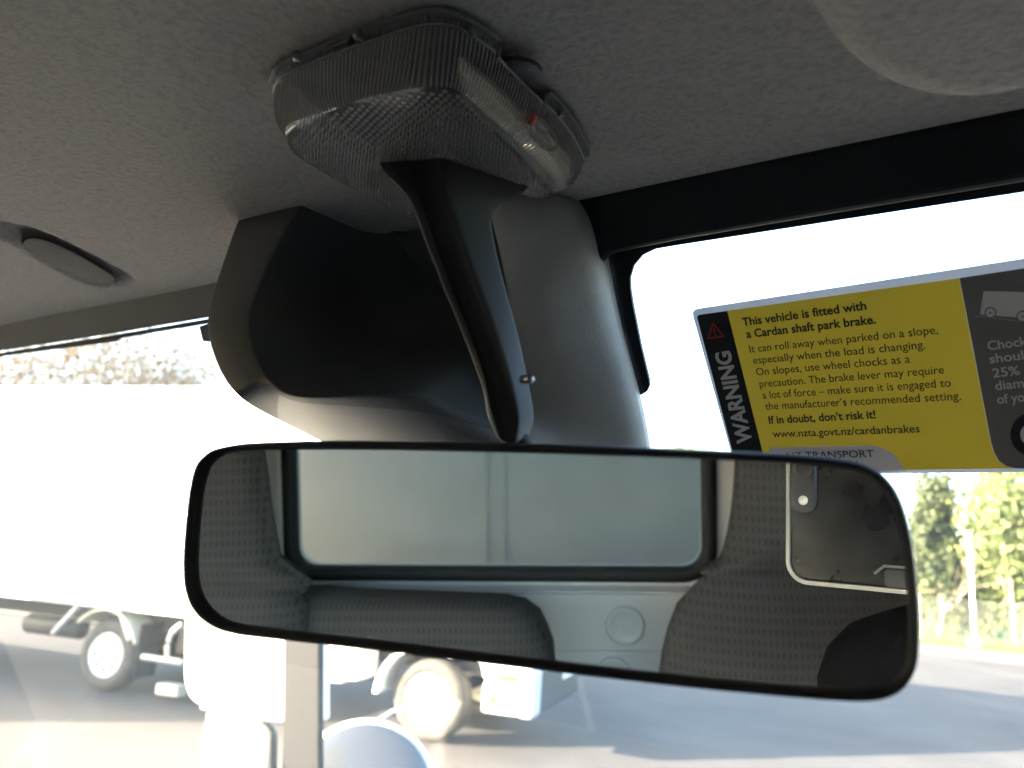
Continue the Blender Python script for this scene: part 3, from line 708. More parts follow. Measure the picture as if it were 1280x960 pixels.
text('NZ TRANSPORT', (984, 574.2), (1092.7, 571.4), st_blk, 9.0)
text('AGENCY', (1015, 586.5), (1074, 585), st_blk, 9.0)
text('WARNING', (940.5, 553.5), (911.8, 438), st_lg, 18.5, .035)
for s_, a_, b_ in (('Chocks', (1235.3, 437.9), (1291, 430.5)), ('should', (1237.7, 454.3), (1291, 447.5)), ('25%', (1241.5, 472), (1275.5, 468.2)), ('diameter', (1244.6, 487.8), (1316, 480)), ('of your', (1247, 504.8), (1298, 499.7))):
    text(s_, a_, b_, st_lg, 11.5, .018)
def ring2(c, ro_, ri_, lvl, name, m):
    a = [on_ws(c[0]+ro_*math.cos(q), c[1]+ro_*math.sin(q), OFF+lvl*.00022) for q in np.linspace(0, 2*math.pi, 48, endpoint=False)]
    if ri_ <= 0: return obj(name, a, [tuple(range(48))], m, stk)
    b = [on_ws(c[0]+ri_*math.cos(q), c[1]+ri_*math.sin(q), OFF+lvl*.00022) for q in np.linspace(0, 2*math.pi, 48, endpoint=False)]
    return obj(name, *loft([a, b], True, False, False), m, stk)
tri = [(891, 402.4), (906.5, 421), (883.5, 424)]; tc_ = np.mean(tri, axis=0)
tout = [on_ws(*p, OFF+.0009) for p in tri]; tin = [on_ws(*(tc_+(np.array(p)-tc_)*.70), OFF+.0009) for p in tri]
obj('warning_triangle', *loft([tout, tin], True, False, False), st_red, stk)
text('!', (893, 420.5), (895.4, 420.2), st_red, 10, .03)
flat([(1229.5, 363.8), (1262, 364.5), (1300, 366), (1310, 400), (1225, 393)], 2, 'truck_picture', st_lg)
flat([(1219, 394), (1300, 404), (1300, 405.4), (1219, 395.5)], 3, 'slope_line', flatm('sticker_mid', (.3, .3, .3)))
for cx, cy in ((1238, 391), (1278, 395.5)):
    ring2((cx, cy), 7.4, 5.8, 4, 'picture_wheel', st_grey); ring2((cx, cy), 5.8, 0, 3.5, 'picture_wheel', st_lg); ring2((cx, cy), 1.4, 0, 5, 'picture_hub', st_grey)
ring2((1290, 543), 27, 15, 3, 'chock_picture', st_blk); ring2((1290, 543), 14.5, 0, 3, 'chock_picture', st_lg)

# ================================================================== SEATS (seen in the mirror)
def pillow(poly, y, th, name, m, parent, bulge=.02, n=64, rnd=.03):
    """a padded panel: outline (x,z) facing forward at y"""
    P = spline([np.array([p[0], p[1]]) for p in poly], n); c = P.mean(0); rings = []
    ext = np.linalg.norm(P-c, axis=1)[:, None]
    for ins, dy in ((0.012, -th), (0, -th+.02), (0, -rnd), (.008, -rnd*.35), (.028, 0), (.06, bulge*.4), (.12, bulge*.8)):
        Q = P-(P-c)/ext*ins; rings.append([np.array([q[0], y+dy, q[1]]) for q in Q])
    Q = c+(P-c)*.25; rings.append([np.array([q[0], y+bulge, q[1]]) for q in Q])
    return obj(name, *loft(rings), m, parent, smooth=True)
YS = -.60
def sx(x, y, Y=YS): p = seen(x, y, Y); return p[0], p[2]
# driver's seat
xc = .275
L = [sx(*p) for p in ((925, 560), (922, 610), (917, 655), (909, 690))]
ds = thing('driver_seat', 'driver seat in dark grey dotted fabric behind the phone, right side of the mirror', 'seat', (xc, YS, 1.2), 'truck seats')
S1 = [sx(*p) for p in ((905, 708), (888, 727), (867, 741), (850, 760), (837, 793), (826, 850))]
hz = EYE+.09
left_h = [(L[0][0]+.03, hz), (L[0][0]+.012, hz-.03)]+L+[S1[0]]
pillow(left_h+[(S1[0][0], S1[0][1]-.03)]+[(2*xc-x, z) for x, z in ([(S1[0][0], S1[0][1]-.03)]+left_h[::-1])], YS, .05, 'headrest', seatm, ds, .02)
bo = [(S1[0][0]-.0, S1[0][1]+.004)]+S1[1:]+[(S1[-1][0]-.02, EYE-.55), (S1[-1][0]-.01, EYE-.72)]
bo = [(S1[0][0]+.05, S1[0][1]+.006)]+bo
pillow(bo+[(2*xc-x, z) for x, z in bo[::-1]], YS+.012, .06, 'backrest', seatm, ds, .03)
obj('seat_cushion', *box_vf((xc-.25, YS-.05, EYE-.90), (xc+.25, YS+.48, EYE-.74)), seatm, ds, bevel=.04, seg=4)
# passenger seat
ps = thing('passenger_seat', 'passenger seat in dark grey dotted fabric, at the left edge of the mirror', 'seat', (-.85, YS, 1.2), 'truck seats')
YP = YS+.02
E1 = [sx(*p, YP) for p in ((318, 560), (324, 600), (329, 640), (335, 675), (341, 705), (350, 733))]
xp = -.80
pillow([(E1[0][0]-.04, EYE+.08), (E1[0][0]-.01, EYE+.04)]+E1[:-1]+[(E1[-1][0], E1[-1][1]-.02)]+[(2*xp-x, z) for x, z in ([(E1[-2][0], E1[-1][1]-.02)]+E1[:-1][::-1]+[(E1[0][0]-.01, EYE+.04), (E1[0][0]-.04, EYE+.08)])], YP, .045, 'headrest', seatm, ps, .015)
bz = E1[-1][1]
pillow([(xp-.2, bz+.004), (xp, bz+.006), (E1[-2][0]-.02, bz+.004), (E1[-1][0]+.01, bz-.010), (E1[-1][0]+.03, bz-.06), (E1[-1][0]+.03, EYE-.72), (xp-.26, EYE-.72), (xp-.27, bz-.1), (xp-.24, bz-.02)], YP+.012, .06, 'backrest', seatm, ps, .02)
obj('seat_cushion', *box_vf((xp-.22, YP-.05, EYE-.90), (xp+.25, YP+.48, EYE-.74)), seatm, ps, bevel=.04, seg=4)
# middle seat
mt = [sx(*p) for p in ((362, 752), (450, 757), (560, 761), (620, 764), (652, 770), (671, 784), (682, 806), (691, 850))]
ms = thing('middle_seat', 'low middle seat back in dark grey dotted fabric, between passenger seat and rear wall ledge', 'seat', (-.4, YS, 1.2), 'truck seats')
pillow(mt+[(mt[-1][0]+.01, EYE-.72), (mt[0][0]-.02, EYE-.72), (mt[0][0]-.03, mt[0][1]-.1), (mt[0][0]-.02, mt[0][1]-.02)], YS, .10, 'backrest', seatm, ms, .015)
obj('seat_cushion', *box_vf((mt[0][0]+.07, YS-.05, EYE-.90), (mt[-1][0], YS+.45, EYE-.75)), seatm, ms, bevel=.04, seg=4)

# ================================================================== PHONE (the camera) and the person holding it
ph = thing('phone', 'black phone in a clear case with silver edge, seen in the mirror taking the picture', 'phone', tuple(CAM))
def pc(a, b, d): return CAM+CR*a+(-CU)*b-CF*d         # right, down, behind the lens
PL, PT, PR_, PB = -.0072, -.0105, .140, .0565
def prr(x0, x1, y0, y1, r, d, n=8):
    out = []
    for cx, cy, a0 in ((x1-r, y0+r, -90), (x1-r, y1-r, 0), (x0+r, y1-r, 90), (x0+r, y0+r, 180)):
        for a in np.linspace(a0, a0+90, n): out.append(pc(cx+r*math.cos(R(a)), cy+r*math.sin(R(a)), d))
    return out
phback = mat('phone_back', (.012, .012, .011), .26, var=.7, vscale=60, spec=.25)
case_ = mat('case_silver', (.24, .235, .22), .3, metal=.4)
obj('phone_body', *loft([prr(PL, PR_, PT, PB, .009, .0105), prr(PL, PR_, PT, PB, .009, .0032), prr(PL+.001, PR_-.001, PT+.001, PB-.001, .008, .0026)]), phback, ph)
cse = obj('case', *loft([prr(PL-.0022, PR_+.0022, PT-.0022, PB+.0022, .011, .0125), prr(PL-.0022, PR_+.0022, PT-.0022, PB+.0022, .011, .0022), prr(PL-.0002, PR_+.0002, PT-.0002, PB+.0002, .0095, .0018), prr(PL+.0002, PR_-.0002, PT+.0002, PB-.0002, .009, .0030)], True, False, False), case_, ph)
grip = mat('case_grip', (.02, .02, .02), .5)
obj('case_grip', *loft([prr(.0385, .12, .0480, .0562, .002, .0026), prr(.0385, .12, .0480, .0562, .002, .0012)]), grip, ph)
obj('case_line', *tube_vf([pc(.034, .0505, .0012), pc(.0385, .0465, .0012), pc(.120, .0465, .0012)], .0007, 8), case_, ph)
bumpo = obj('camera_bump', *loft([prr(-.0068, .0068, -.0070, .0235, .0066, .0027), prr(-.0068, .0068, -.0070, .0235, .0066, .0014), prr(-.0058, .0058, -.0060, .0225, .0057, .0011)]), mat('camera_bump_glass', (.02, .02, .021), .2), ph)
obj('lens_ring', *lathe_vf([(.0052, 0), (.0052, .0004), (.0036, .0004), (.0036, 0)], pc(0, 0, .0011), CF, 40), mat('lens_ring_black', (.004, .004, .004), .3), ph, smooth=True, auto=40)
obj('flash', *lathe_vf([(.0024, 0), (.0024, .0003), (.0002, .0004)], pc(0, .0165, .0011), CF, 30), mat('flash_cream', (.85, .78, .66), .3), ph, smooth=True)
obj('microphone', *lathe_vf([(.0005, 0), (.0005, .0003)], pc(0, .0098, .0011), CF, 12), mat('mic_black', (.002, .002, .002), .8), ph)

# the fruit-shaped emblem on the phone's back, its top towards the lens end
apl = [(0, .30), (.14, .38), (.30, .40), (.46, .33), (.55, .22), (.44, .10), (.42, -.05), (.48, -.18), (.60, -.26), (.52, -.46), (.38, -.64), (.24, -.68), (.08, -.62), (-.08, -.62), (-.24, -.68), (-.38, -.62), (-.54, -.40), (-.61, -.14), (-.60, .10), (-.50, .28), (-.32, .40), (-.14, .37)]
lc, ls = (.0335, .0235), .0108
emb = mat('phone_emblem', (.008, .008, .008), .25, spec=.3)
ao = spline([pc(lc[0]-y_*ls, lc[1]-x_*ls, .0024) for x_, y_ in apl], 60)
obj('emblem', list(ao), [tuple(range(60))], emb, ph)
obj('emblem_leaf', list(spline([pc(lc[0]-y_*ls, lc[1]-x_*ls, .0024) for x_, y_ in ((.0, .48), (.05, .66), (.22, .80), (.22, .62), (.12, .50))], 24)), [tuple(range(24))], emb, ph)

# person: sits by the right door and reaches the phone out at arm's length
person = thing('person', 'person in a black jacket holding the phone, mostly only the dark sleeve in view', 'person', (.42, -.33, 1.3))
def skin_chain(name, pts, rad, edges, m, parent, sub=2):
    me = bpy.data.meshes.new(name); o0 = org(parent)
    me.from_pydata([tuple(np.array(p)-o0) for p in pts], edges, []); o = bpy.data.objects.new(name, me); COL.objects.link(o); o.parent = parent; ORIG[o] = o0
    md = o.modifiers.new('skin', 'SKIN'); md.use_smooth_shade = True
    for i, v in enumerate(me.skin_vertices[0].data):
        r_ = rad[i]; v.radius = (r_, r_) if not hasattr(r_, '__len__') else r_; v.use_root = (i == 0)
    s_ = o.modifiers.new('ss', 'SUBSURF'); s_.levels = sub; s_.render_levels = sub; me.materials.append(m); return o
skinm = mat('skin', (.45, .27, .19), .5, var=.08, vscale=60, bump=.1, bscale=500)
jacket = mat('black_jacket', (.005, .005, .006), .9, var=.3, vscale=25, bump=.4, bscale=60, bdist=.004, spec=.15)
trou = mat('dark_trousers', (.03, .032, .045), .85, bump=.2, bscale=120)
E_ = EYE
B = [(.42, -.40, E_-.68), (.42, -.38, E_-.52), (.43, -.35, E_-.34), (.44, -.33, E_-.21), (.44, -.32, E_-.13),      # pelvis..neck 0-4
     (.30, -.33, E_-.20), (.205, -.24, E_-.22), (.090, -.135, E_-.185), (.135, -.06, E_-.115), (.168, -.025, E_-.06),                   # left arm 5-9
     (.57, -.33, E_-.20), (.60, -.22, E_-.42), (.50, -.02, E_-.50), (.44, .06, E_-.52),                                     # right arm 10-13
     (.33, -.38, E_-.70), (.30, .03, E_-.68), (.30, .10, E_-1.15), (.52, -.38, E_-.70), (.52, .03, E_-.68), (.52, .10, E_-1.15),
     (.44, -.31, E_-.05), (.44, -.30, E_+.02), (.44, -.30, E_+.08)]
rad = [.13, .12, .13, .12, .05, .065, .058, .045, .030, .024, .065, .056, .042, .03, .09, .065, .05, .09, .065, .05, .055, .075, .06]
ed = [(0, 1), (1, 2), (2, 3), (3, 4), (3, 5), (5, 6), (6, 7), (7, 8), (8, 9), (3, 10), (10, 11), (11, 12), (12, 13), (0, 14), (14, 15), (15, 16), (0, 17), (17, 18), (18, 19), (4, 20), (20, 21), (21, 22)]
skin_chain('body', B, rad, ed, skinm, person)
JB = [0, 1, 2, 3]; 
skin_chain('jacket', [B[0], B[1], B[2], B[3], B[5], B[6], B[7], B[8], B[10], B[11], B[12]], [.145, .135, .145, .135, .075, .068, .066, .042, .08, .07, .055], [(0, 1), (1, 2), (2, 3), (3, 4), (4, 5), (5, 6), (6, 7), (3, 8), (8, 9), (9, 10)], jacket, person)
skin_chain('trousers', [B[0], B[14], B[15], B[16], B[17], B[18], B[19]], [.14, .10, .078, .065, .10, .078, .065], [(0, 1), (1, 2), (2, 3), (0, 4), (4, 5), (5, 6)], trou, person)
skin_chain('hair', [(.44, -.32, E_+.03), (.44, -.315, E_+.095)], [.078, .06], [(0, 1)], mat('hair_brown', (.05, .03, .02), .7), person)
# fingers round the phone's right end
hb = pc(.150, .035, .02)
hand = [(pc(.155, .050, .024)), (pc(.145, .030, .022))]
for k, (yy, ln) in enumerate(((.000, .8), (.018, 1.0), (.036, .95), (.054, .75))):
    skin_chain('finger', [pc(.158, .03+(yy-.027)*.6, .026), pc(.152, yy+.004, .018), pc(.147, yy, .002), pc(.147-.018*ln, yy-.002, -.006), pc(.147-.034*ln, yy-.003, -.0045)], [.011, .009, .0085, .0078, .0065], [(0, 1), (1, 2), (2, 3), (3, 4)], skinm, person, 1)
skin_chain('thumb', [pc(.158, .045, .030), pc(.140, .040, .024), pc(.118, .036, .021), pc(.103, .034, .020)], [.013, .011, .010, .0085], [(0, 1), (1, 2), (2, 3)], skinm, person, 1)
skin_chain('palm', [tuple(np.array(B[9])), pc(.168, .055, .030), pc(.160, .030, .028), pc(.158, .012, .026)], [.024, .022, .020, .014], [(0, 1), (1, 2), (2, 3)], skinm, person)

# ================================================================== OUTSIDE MIRRORS of this truck, seen through the windscreen
def at_x(x, y, X):
    d = ray(x, y); return CAM+d*((X-CAM[0])/d[0])
mp = at_x(310, 800, -1.90)
vdir = np.array([math.sin(R(-22)), math.cos(R(-22)), 0.0])       # the face looks back past the driver
em = thing('door_mirror', 'tall white outside mirror with bright glass and grey stripe, beyond the windscreen at lower left', 'mirror', tuple(at_x(310, 830, -1.90)))
def fac(x, y, off=0.0): return on_plane(x, y, mp-vdir*off, vdir)
mm = mat('mirror_bright_housing', (.78, .77, .74), .25, coat=.5, var=.03, vscale=6)
hp = rc([(231, 640), (399, 640), (399, 906), (352, 903), (300, 893), (250, 884), (235, 872), (229, 850)], 8, {0: 10, 1: 10, 4: 10, 5: 10, 6: 8})
obj('mirror_housing', *sheet([fac(*p) for p in hp], vdir, .07), mm, em, bevel=.012, seg=3, smooth=False)
obj('side_panel', *sheet([fac(*p, .004) for p in ((356, 640), (400, 640), (399, 975), (352, 975))], vdir, .03), mat('mirror_side_grey', (.020, .020, .022), .6, spec=.2), em, bevel=.006)
obj('lower_trim', *tube_vf([fac(*p, .006) for p in ((252, 885), (285, 894), (320, 900), (350, 903))], .006, 10), mat('chrome_trim', (.8, .8, .8), .12, metal=1), em, smooth=True)
lm = thing('lower_mirror', 'small square outside mirror with silver rim hanging below the tall white mirror', 'mirror', tuple(fac(300, 930)))
v2 = vdir*math.cos(R(8))-np.array([0, 0, 1.0])*math.sin(R(8)); p2_ = fac(300, 893, .012)
def fac2(x, y, off=0.0): return on_plane(x, y, p2_-v2*off, v2)
lp = rc([(257, 888), (320, 893), (341, 912), (339, 985), (252, 985), (251, 930)], 8, {0: 8, 1: 10, 2: 8})
obj('mirror_housing', *sheet([fac2(*p, .0) for p in lp], v2, .035), mat('mirror_head_grey', (.02, .02, .02), .35), lm, bevel=.008, seg=3)
lg = rc([(262, 897), (316, 901), (334, 917), (332, 980), (258, 980), (257, 930)], 8, {0: 6, 1: 8, 2: 8})
obj('mirror_glass', *sheet([fac2(*p, .0025) for p in lg], v2, .002), mirglass, lm)
rm = thing('round_mirror', 'round convex outside mirror on a bent white stalk at the bottom of the picture', 'mirror', tuple(at_x(452, 965, -1.80)))
rcx = at_x(453, 996, -1.80); view = (rcx-CAM)/np.linalg.norm(rcx-CAM)
def dome(c, ax, r, h, n=36, k=8): return lathe_vf([(r*math.sin(q), h*math.cos(q)) for q in np.linspace(math.pi/2, .05, k)], c, ax, n)
upv = np.array([0, 0, 1.0]); side_ = np.cross(view, upv); side_ /= np.linalg.norm(side_)
rad_ = np.linalg.norm(at_x(520, 968, -1.80)-at_x(386, 968, -1.80))/2
axd = -view*.95+upv*.28; axd /= np.linalg.norm(axd)
obj('mirror_shell', *lathe_vf([(rad_*1.0, -.03), (rad_*1.0, -.004), (rad_*.95, .004), (rad_*.9, .002)], rcx, axd, 48), whitepaint, rm, smooth=True)
obj('mirror_glass', *dome(rcx, axd, rad_*.93, .045, 48, 12), mat('silver_dome', (.05, .052, .056), .10, spec=.9, coat=.8), rm, smooth=True)
obj('stalk', *tube_vf(spline([at_x(*p, -1.90) for p in ((430, 940), (458, 917), (470, 903), (488, 891), (510, 880))], 20, False), .005, 10), whitepaint, rm, smooth=True)

# ================================================================== OUR OWN TRUCK'S BOX behind the rear window
tb = thing('truck_box', 'pale box body of this truck seen through the rear window in the mirror', 'truck body', (-.25, -2.6, 1.0))
YBX = -1.12
obj('front_wall', *box_vf((-1.35, YBX-.04, .9), (.85, YBX, 3.7)), mat('box_panel', (.52, .505, .475), .5, var=.24, vscale=2.2), tb)  # patchy tone stands in for vague reflections in the rear glass
obj('body', *box_vf((-1.35, -5.2, .9), (.85, YBX-.042, 3.7)), whitepaint, tb)
for px_ in (608, 631):
    q = seen(px_, 640, YBX)
    obj('seam', *box_vf((q[0]-.0025, YBX-.001, .9), (q[0]+.0025, YBX+.002, 3.7)), mat('seam_grey', (.48, .48, .46), .5), tb)

# ================================================================== OUTSIDE WORLD
def ground_mat():
    m, t, b = newmat('asphalt')
    tc = t.nodes.new("ShaderNodeTexCoord"); b.inputs["Roughness"].default_value = .85; b.inputs["Specular IOR Level"].default_value = .3
    n = t.nodes.new("ShaderNodeTexNoise"); n.inputs["Scale"].default_value = .35; n.inputs["Detail"].default_value = 8; n.inputs["Roughness"].default_value = .6
    n2 = t.nodes.new("ShaderNodeTexNoise"); n2.inputs["Scale"].default_value = 40; n2.inputs["Detail"].default_value = 4
    r = t.nodes.new("ShaderNodeValToRGB"); e = r.color_ramp.elements; e[0].position = .3; e[1].position = .72
    e[0].color = (.046, .041, .039, 1); e[1].color = (.088, .078, .072, 1)
    mx = t.nodes.new("ShaderNodeMix"); mx.data_type = 'RGBA'; mx.blend_type = 'OVERLAY'; mx.inputs[0].default_value = .4
    for q in (n, n2): t.links.new(tc.outputs["Object"], q.inputs["Vector"])
    t.links.new(n.outputs[0], r.inputs[0]); t.links.new(r.outputs[0], mx.inputs[6]); t.links.new(n2.outputs["Color"], mx.inputs[7]); t.links.new(mx.outputs[2], b.inputs["Base Color"])
    bp = t.nodes.new("ShaderNodeBump"); bp.inputs["Distance"].default_value = .01; bp.inputs["Strength"].default_value = .4; t.links.new(n2.outputs[0], bp.inputs["Height"]); t.links.new(bp.outputs[0], b.inputs["Normal"])
    return m
def quad(name, pts, m, kind='structure'):
    o = obj(name, pts, [tuple(range(len(pts)))], m); tag(o, kind=kind); return o
quad('ground', [(-1500, -1500, -.004), (1500, -1500, -.004), (1500, 1500, -.004), (-1500, 1500, -.004)], mat('earth', (.10, .10, .06), .95, var=.3, vscale=.2))
def gpt(x, y):
    d = ray(x, y); return CAM+d*(-EYE/d[2])
quad('road', [(-60, -40, 0), (60, -40, 0), (60, 36.2, 0), (-60, 31.5+4, 0)], ground_mat())
quad('road', [(-60, 29.5, .004), (60, 31.5, .004), (60, 36.2, .004), (-60, 35.5, .004)], mat('shaded_asphalt', (.085, .075, .075), .9, var=.15, vscale=1))  # far band of shadow, painted in as a darker road strip
g0 = gpt(1150, 799); g1 = gpt(1280, 812)
quad('grass_verge', [(-60, 36.0, .012), (60, 36.5, .012), (60, 75, .012), (-60, 75, .012)], mat('grass', (.065, .11, .014), .95, var=.35, vscale=2.5, bump=.6, bscale=30, bdist=.05))

# white box truck across the yard ------------------------------------------------
to = np.array([-11.0, 5.95, 0.0]); tx = np.array([.953, .303, 0]); ty = np.array([-.303, .953, 0]); tz = np.array([0, 0, 1.0])
tk = thing('box_truck', 'white box truck parked side-on across the yard, front wheel showing under the mirror', 'truck', tuple(to))
def TB(lo, hi): return box_vf(lo, hi, (tx, ty, tz), to)
def TP(x, y, z): return to+tx*x+ty*y+tz*z
obj('box_body', *TB((-5.2, -.12, 1.13), (4.35, 2.4, 4.25)), whitepaint, tk, bevel=.03)
obj('side_rail', *TB((-5.2, -.135, 1.10), (4.35, -.08, 1.24)), mat('rail_alu', (.5, .52, .55), .4, metal=.3), tk, bevel=.01)
for y_ in (.45, 1.65): obj('chassis_rail', *TB((-4.5, y_, .78), (5.6, y_+.15, 1.05)), chassis, tk)
obj('axle', *TB((-.1, .2, .40), (.1, 2.1, .56)), chassis, tk, bevel=.03); obj('axle', *TB((4.7, .2, .42), (4.9, 2.1, .54)), chassis, tk, bevel=.03)
obj('axle_housing', *TB((-.45, .9, .3), (.45, 1.5, .75)), chassis, tk, bevel=.08); obj('fuel_tank', *TB((.9, .25, .55), (2.2, .7, .95)), chassis, tk, bevel=.06)
def wheel(x, y, sgn=-1, r=.48, wd=.28, dished=False):
    c = TP(x, y, r); ax = ty*sgn
    wl = obj('wheel', *lathe_vf([(r*.62, -wd*.9), (r*.9, -wd), (r*.985, -wd*.85), (r, -wd*.5), (r*.985, -.06), (r*.9, .01), (r*.74, .02), (r*.62, .0), (r*.62, -.04)], c, ax, 48), tyre, tk, smooth=True)
    if dished: pr = [(r*.62, .0), (r*.60, .02), (r*.56, -.02), (r*.50, -.14), (r*.30, -.16), (r*.28, -.05), (r*.12, -.03), (.01, -.02)]
    else: pr = [(r*.62, .0), (r*.61, .03), (r*.55, .02), (r*.48, .0), (r*.40, .045), (r*.26, .06), (r*.24, .10), (r*.08, .115), (.01, .115)]
    rm_ = obj('rim', *lathe_vf(pr, c, ax, 48), whitepaint if not dished else rimm, wl, smooth=True, auto=45)
    hs_ = []
    for k in range(8):
        q = 2*math.pi*k/8; p = c+tx*math.cos(q)*r*(.52 if not dished else .40)+tz*math.sin(q)*r*(.52 if not dished else .40)
        if y < 1: obj('rim_hole', *lathe_vf([(.035, -.01), (.035, .004 if not dished else -.13), (.028, .006 if not dished else -.12)], p+ax*.012, ax, 12), chassis, wl)
    return wl
wheel(0, .0, dished=True); wheel(4.84, .02); wheel(0, 1.9, dished=True); wheel(4.84, 1.95)
# mudguards
def arc_guard(x, r0, a0, a1, w0, w1, m, name='mudguard', th=.02):
    rings = []
    for a in np.linspace(R(a0), R(a1), 18):
        rings.append([TP(x+math.cos(a)*r_, y_, .48+math.sin(a)*r_) for r_, y_ in ((r0, w0), (r0+th, w0), (r0+th, w1), (r0, w1))])
    return obj(name, *loft(rings), m, tk, smooth=True, auto=40)
arc_guard(.0, .60, 20, 140, -.14, .30, mat('guard_cream', (.55, .52, .42), .5))
arc_guard(4.84, .60, 60, 178, -.14, .35, whitepaint, th=.05)
# strut and hose shapes under the box
for (a, b_) in (((103, 752), (66, 792)), ((150, 762), (162, 800))):
    def SP(p): 
        d = ray(*p); P0 = to+ty*-.05; t = ((P0-CAM)@ty)/(d@ty); return CAM+d*t
    obj('strut', *tube_vf([SP(a), SP(b_)], .035, 8), galv, tk)
obj('hose', *tube_vf(spline([SP(p) for p in ((228, 780), (216, 790), (210, 805), (209, 828))], 14, False), .035, 8), galv, tk, smooth=True)
obj('side_guard_bar', *tube_vf([SP((178, 821)), SP((228, 828))], .04, 8), galv, tk)
obj('battery_box', *TB((2.35, -.02, .50), (2.95, .5, .95)), chassis, tk, bevel=.03); obj('mudflap', *TB((.60, -.1, .25), (.62, .3, .95)), rubber, tk); obj('air_tank', *tube_vf([TP(-1.8, .3, .72), TP(-.8, .3, .72)], .14, 16), chassis, tk, smooth=True); obj('rear_light', *TB((-3.2, -.1, .8), (-3.0, -.05, .9)), mat('amber_lens', (.9, .28, .02), .25), tk)
obj('marker_block', *TB((1.0, -.1, .10), (1.35, .1, .24)), galv, tk, bevel=.02)
# cab of that truck: lower part shows
cabp = [(4.42, .62), (4.42, 3.2), (4.7, 3.35), (5.6, 3.3), (6.25, 1.9), (6.33, 1.2), (6.30, .80), (5.52, .80), (5.49, .95), (5.35, 1.08), (4.35, 1.08)]
obj('cab_body', *loft([[TP(x, y, z) for x, z in [(4.42, 1.09), (4.42, 3.2), (4.7, 3.35), (5.6, 3.3), (6.05, 1.9), (6.13, 1.2), (6.12, .80), (5.56, .80), (5.50, .98), (5.36, 1.09)]] for y in (-.12, 2.25)]), whitepaint, tk, bevel=.04)
obj('cab_window', *sheet([TP(x, -.125, z) for x, z in ((4.75, 2.0), (4.75, 2.95), (5.55, 2.95), (6.0, 1.95))], ty, .01), mat('dark_window', (.02, .025, .03), .1), tk)
obj('bumper', *TB((5.56, -.13, .45), (6.0, .5, .79)), mat('bumper_grey', (.55, .55, .54), .45), tk, bevel=.04)
obj('front_panel', *TB((5.8, .22, .44), (6.16, 2.2, .97)), mat('front_shaded', (.05, .052, .06), .5), tk, bevel=.05)  # far part of the front, coloured dark for the shade on it
obj('bumper_end', *TB((5.98, -.14, .44), (6.18, .2, .98)), mat('bumper_light', (.5, .52, .58), .4), tk, bevel=.06, seg=3)
obj('step', *TB((3.2, -.12, .55), (3.75, .5, 1.1)), whitepaint, tk, bevel=.03); obj('step_panel', *TB((3.78, -.12, .60), (3.95, .4, 1.1)), whitepaint, tk, bevel=.03)
obj('indicator', *TB((5.75, -.135, .82), (5.98, -.10, .885)), mat('amber_lens', (.9, .28, .02), .25), tk, bevel=.01)
obj('fog_lamp', *TB((5.64, -.145, .56), (5.74, -.10, .66)), mat('yellow_lens', (.9, .72, .03), .3), tk, bevel=.01)
obj('number_plate', *TB((6.165, 1.2, .72), (6.175, 1.7, .83)), whitepaint, tk)
# a second parked truck out of frame to the left, whose shadow lies over the rear wheel
pv = thing('parked_truck', 'white truck parked out of frame at far left, shading the box truck rear wheel', 'truck', (-17.5, -1.0, 0))
po = np.array([-17.5, -1.2, 0.0])
def PB_(lo, hi): return box_vf(lo, hi, (tx, ty, tz), po)
obj('body', *PB_((-3.5, 0, .9), (3.6, 2.2, 2.2)), whitepaint, pv, bevel=.05)
obj('cab_body', *PB_((3.7, 0, .5), (5.3, 2.2, 2.4)), whitepaint, pv, bevel=.1)
obj('chassis_rail', *PB_((-3.3, .4, .3), (3.6, 1.8, .9)), chassis, pv)
for x in (-2, 3.9):
    for y in (.0, 2.0):
        obj('wheel', *lathe_vf([(.3, -.22), (.42, -.24), (.45, -.2), (.45, -.03), (.42, 0), (.28, .01), (.05, -.02)], po+tx*x+ty*y+tz*.45, -ty, 32), tyre, pv, smooth=True)

# vegetation ----------------------------------------------------------------------
def leaf_mat(name, c1, c2):
    m, t, b = newmat(name); oi = t.nodes.new("ShaderNodeTexCoord")
    n = t.nodes.new("ShaderNodeTexNoise"); n.inputs["Scale"].default_value = .9; n.inputs["Detail"].default_value = 6
    r = t.nodes.new("ShaderNodeValToRGB"); r.color_ramp.elements[0].position = .35; r.color_ramp.elements[1].position = .65
    r.color_ramp.elements[0].color = (*c1, 1); r.color_ramp.elements[1].color = (*c2, 1)
    t.links.new(oi.outputs["Object"], n.inputs["Vector"]); t.links.new(n.outputs[0], r.inputs[0]); t.links.new(r.outputs[0], b.inputs["Base Color"])
    b.inputs["Roughness"].default_value = .6
    out = t.nodes["Material Output"]; tl = t.nodes.new("ShaderNodeBsdfTranslucent"); mx = t.nodes.new("ShaderNodeMixShader"); mx.inputs[0].default_value = .35
    t.links.new(r.outputs[0], tl.inputs[0]); t.links.new(b.outputs[0], mx.inputs[1]); t.links.new(tl.outputs[0], mx.inputs[2]); t.links.new(mx.outputs[0], out.inputs[0])
    return m
green = leaf_mat('leaf_green', (.10, .14, .05), (.20, .23, .085))
olive = leaf_mat('leaf_olive', (.03, .045, .02), (.085, .10, .04))
brownl = leaf_mat('leaf_brown', (.085, .06, .035), (.17, .125, .08))
bark = mat('bark', (.16, .12, .09), .9, var=.3, vscale=6)
